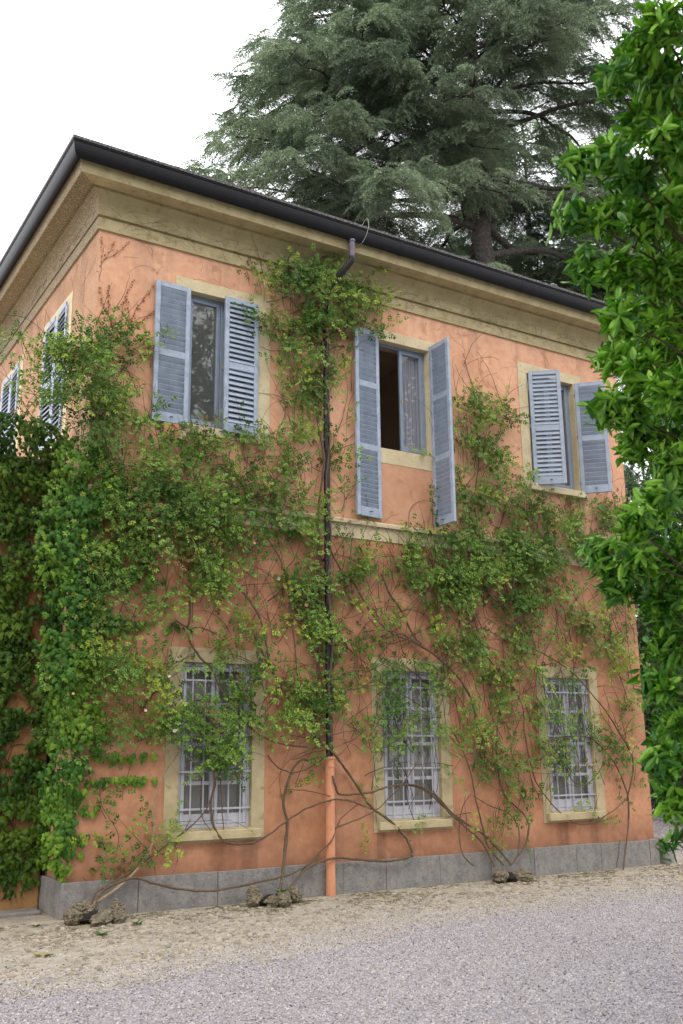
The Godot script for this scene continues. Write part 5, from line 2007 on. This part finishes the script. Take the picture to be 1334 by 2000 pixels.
	weed("tiny weed by the foot of the low wing", Vector3(-0.38, 0.01, 0.35), 6, 0.06, 0.5, Color(0.09, 0.15, 0.04))
	var st := start()
	box(st, Vector3(-0.09, -0.1, -0.10), Vector3(0.09, 0.40, 0.12), 0.03, Transform3D(Basis.from_euler(Vector3(0, 0.1, 0.16)), Vector3(9.22, 0, -0.02)))
	var gs := thing("guard_stone", "leaning grey guard stone at the right end of the plinth", "guard stone", Vector3(9.2, 0, 0))
	part(gs, "stone", done(st), M.stone)
	cam.attributes = attr
	cam.fov = 54.44


func build_wing():
	var w := thing("garden_wing", "low ochre wing with ivy-covered parapet adjoining the left side of the house", "outbuilding", Vector3(-3, 0, -0.75))
	var st := start()
	box(st, Vector3(-7.0, -0.1, -5.0), Vector3(-0.056, 5.05, -0.75), 0.02)
	part(w, "wall", done(st), M.wing)
	st = start()
	box(st, Vector3(-7.05, 5.051, -5.0), Vector3(-0.06, 5.16, -0.69), 0.015)
	part(w, "coping", done(st), M.cream)
	st = start()
	box(st, Vector3(-0.52, 4.40, -0.749), Vector3(-0.26, 4.56, -0.735), 0.004)
	part(w, "wall_plate", done(st), M.lilac, Vector3.ZERO, "pale panel half hidden by the ivy")
	st = start()
	box(st, Vector3(-1.6, -0.08, -0.749), Vector3(-0.1, 0.05, -0.45), 0.02)
	part(w, "step", done(st), M.stone)


func red_creeper(ivy: Array):
	var base := Vector3(0.1, 6.6, 0.0)
	var t := thing("virginia_creeper", "small fan of rust-red creeper leaves on the bare plaster at the upper corner", "creeper", base)
	var st := start()
	var items := []
	var starts := [[0.30, 6.62, 2.2, 0.75], [0.30, 6.62, 1.85, 0.9], [0.32, 6.64, 1.45, 0.85], [0.36, 6.66, 1.15, 0.9], [0.38, 6.70, 0.95, 0.75], [0.42, 6.60, 1.5, 0.6], [0.28, 6.62, 2.6, 0.5], [0.02, 7.35, 1.4, 0.6], [0.05, 7.55, 1.1, 0.4], [0.06, 7.6, 0.7, 0.5], [0.03, 7.3, 1.75, 0.35]]
	for s in starts:
		var p := Vector3(s[0], s[1], 0.008)
		var a: float = s[2]
		var pts := PackedVector3Array()
		var n := int(float(s[3]) / 0.035)
		for k in n:
			if p.x < 0.0 or p.y > 7.97:
				break
			pts.append(p)
			if k > 3:
				for g in (2 if k % 2 else 1):
					var q := p + Vector3(R(-0.025, 0.025), R(-0.02, 0.02), 0.008)
					var v := R(0.6, 1.2)
					items.append([Transform3D(basis_from(Vector3(R(-1, 1), R(-1, 0.3), 0.2), Vector3(R(-0.4, 0.4), R(-0.2, 0.4), 1), R(0.13, 0.30)), q), Color(0.25 * v, 0.065 * v, 0.027 * v)])
			p += Vector3(cos(a), sin(a), 0) * 0.035
			a += R(-0.14, 0.14)
		if pts.size() > 2:
			tube(st, pts, taper(pts.size(), 0.0028, 0.0012), 4)
	part(t, "stems", done(st), M.tendril)
	mass(t, "foliage", ivy, M.ivy_leaf, items)


func build_hedge(leaves: Array):
	rng.seed = 99
	var t := thing("hedge", "tall dark hedge standing beyond the right end of the house across the gravel", "hedge", Vector3(16.6, 0, -6.5))
	var balls := []
	for i in 640:
		var s := rng.randf()
		var p := Vector3(14.6, 0, -2.5).lerp(Vector3(20.2, 0, -15.0), s) + Vector3(R(0.2, 1.6), 0, R(0.1, 0.7))
		balls.append([p + Vector3(0, 0.25 + 8.8 * rng.randf(), 0), R(0.55, 1.0), 34])
	mass(t, "foliage", leaves, M.hedge_leaf, whorls(balls, 1.6, Color(0.018, 0.045, 0.012), Color(0.050, 0.105, 0.026), 6, Vector3(-0.6, 0, 0.3)))
	for k in 9:
		var p := Vector3(14.9, 0, -2.5).lerp(Vector3(20.5, 0, -15.0), k / 8.0) + Vector3(0.9, 0, 0.4)
		var st := start()
		tube(st, PackedVector3Array([p, p + Vector3(R(-0.1, 0.1), 2.6, R(-0.1, 0.1)), p + Vector3(R(-0.3, 0.3), 6.0, R(-0.2, 0.2))]), PackedFloat32Array([0.09, 0.07, 0.03]), 8)
		part(t, "stem", done(st), M.bark)


# trees across the yard, behind the viewer: the upper panes mirror them
func build_opposite_trees(leaves: Array):
	rng.seed = 1234
	var k := 0
	for q in [[Vector3(11.5, 0, 21.5), 17.0, 5.0], [Vector3(2.5, 0, 20.5), 15.5, 4.8], [Vector3(20.0, 0, 17), 16.0, 5.0], [Vector3(-7.0, 0, 20.5), 16.0, 5.0], [Vector3(-15.5, 0, 16), 15.0, 5.0]]:
		var p: Vector3 = q[0]
		var h: float = q[1]
		var t := thing("lime_tree", ["tall leafy tree across the yard, mirrored in the first upper window", "rounded leafy tree across the yard, behind the viewer's left", "leafy tree across the yard, behind the viewer's right", "broad leafy tree across the yard, behind the viewer's left shoulder", "leafy tree at the far left end of the yard behind the viewer"][k], "tree", p)
		var st := start()
		tube(st, curve(PackedVector3Array([p, p + Vector3(0.2, h * 0.3, 0), p + Vector3(-0.1, h * 0.62, 0.1), p + Vector3(0, h * 0.92, 0)]), 4), taper(13, 0.34, 0.05), 10, 0.2)
		part(t, "trunk", done(st), M.bark)
		var balls := []
		for i in 100:
			var a := R(0, TAU)
			var f := R(0.16, 1.0)
			var rr: float = q[2] * sqrt(maxf(0.05, 1.0 - pow((f - 0.5) / 0.55, 2.0))) * sqrt(rng.randf())
			var c := p + Vector3(cos(a) * rr, h * f, sin(a) * rr)
			balls.append([c, R(0.9, 1.6), 55])
			var bs := start()
			tube(bs, PackedVector3Array([p + Vector3(0, h * maxf(0.1, f - 0.12), 0), c]), PackedFloat32Array([0.06, 0.02]), 5)
			part(t, "limb", done(bs), M.bark)
		mass(t, "foliage", leaves, M.hedge_leaf, whorls(balls, 3.0, Color(0.04, 0.075, 0.02), Color(0.10, 0.15, 0.04), 5))
		k += 1
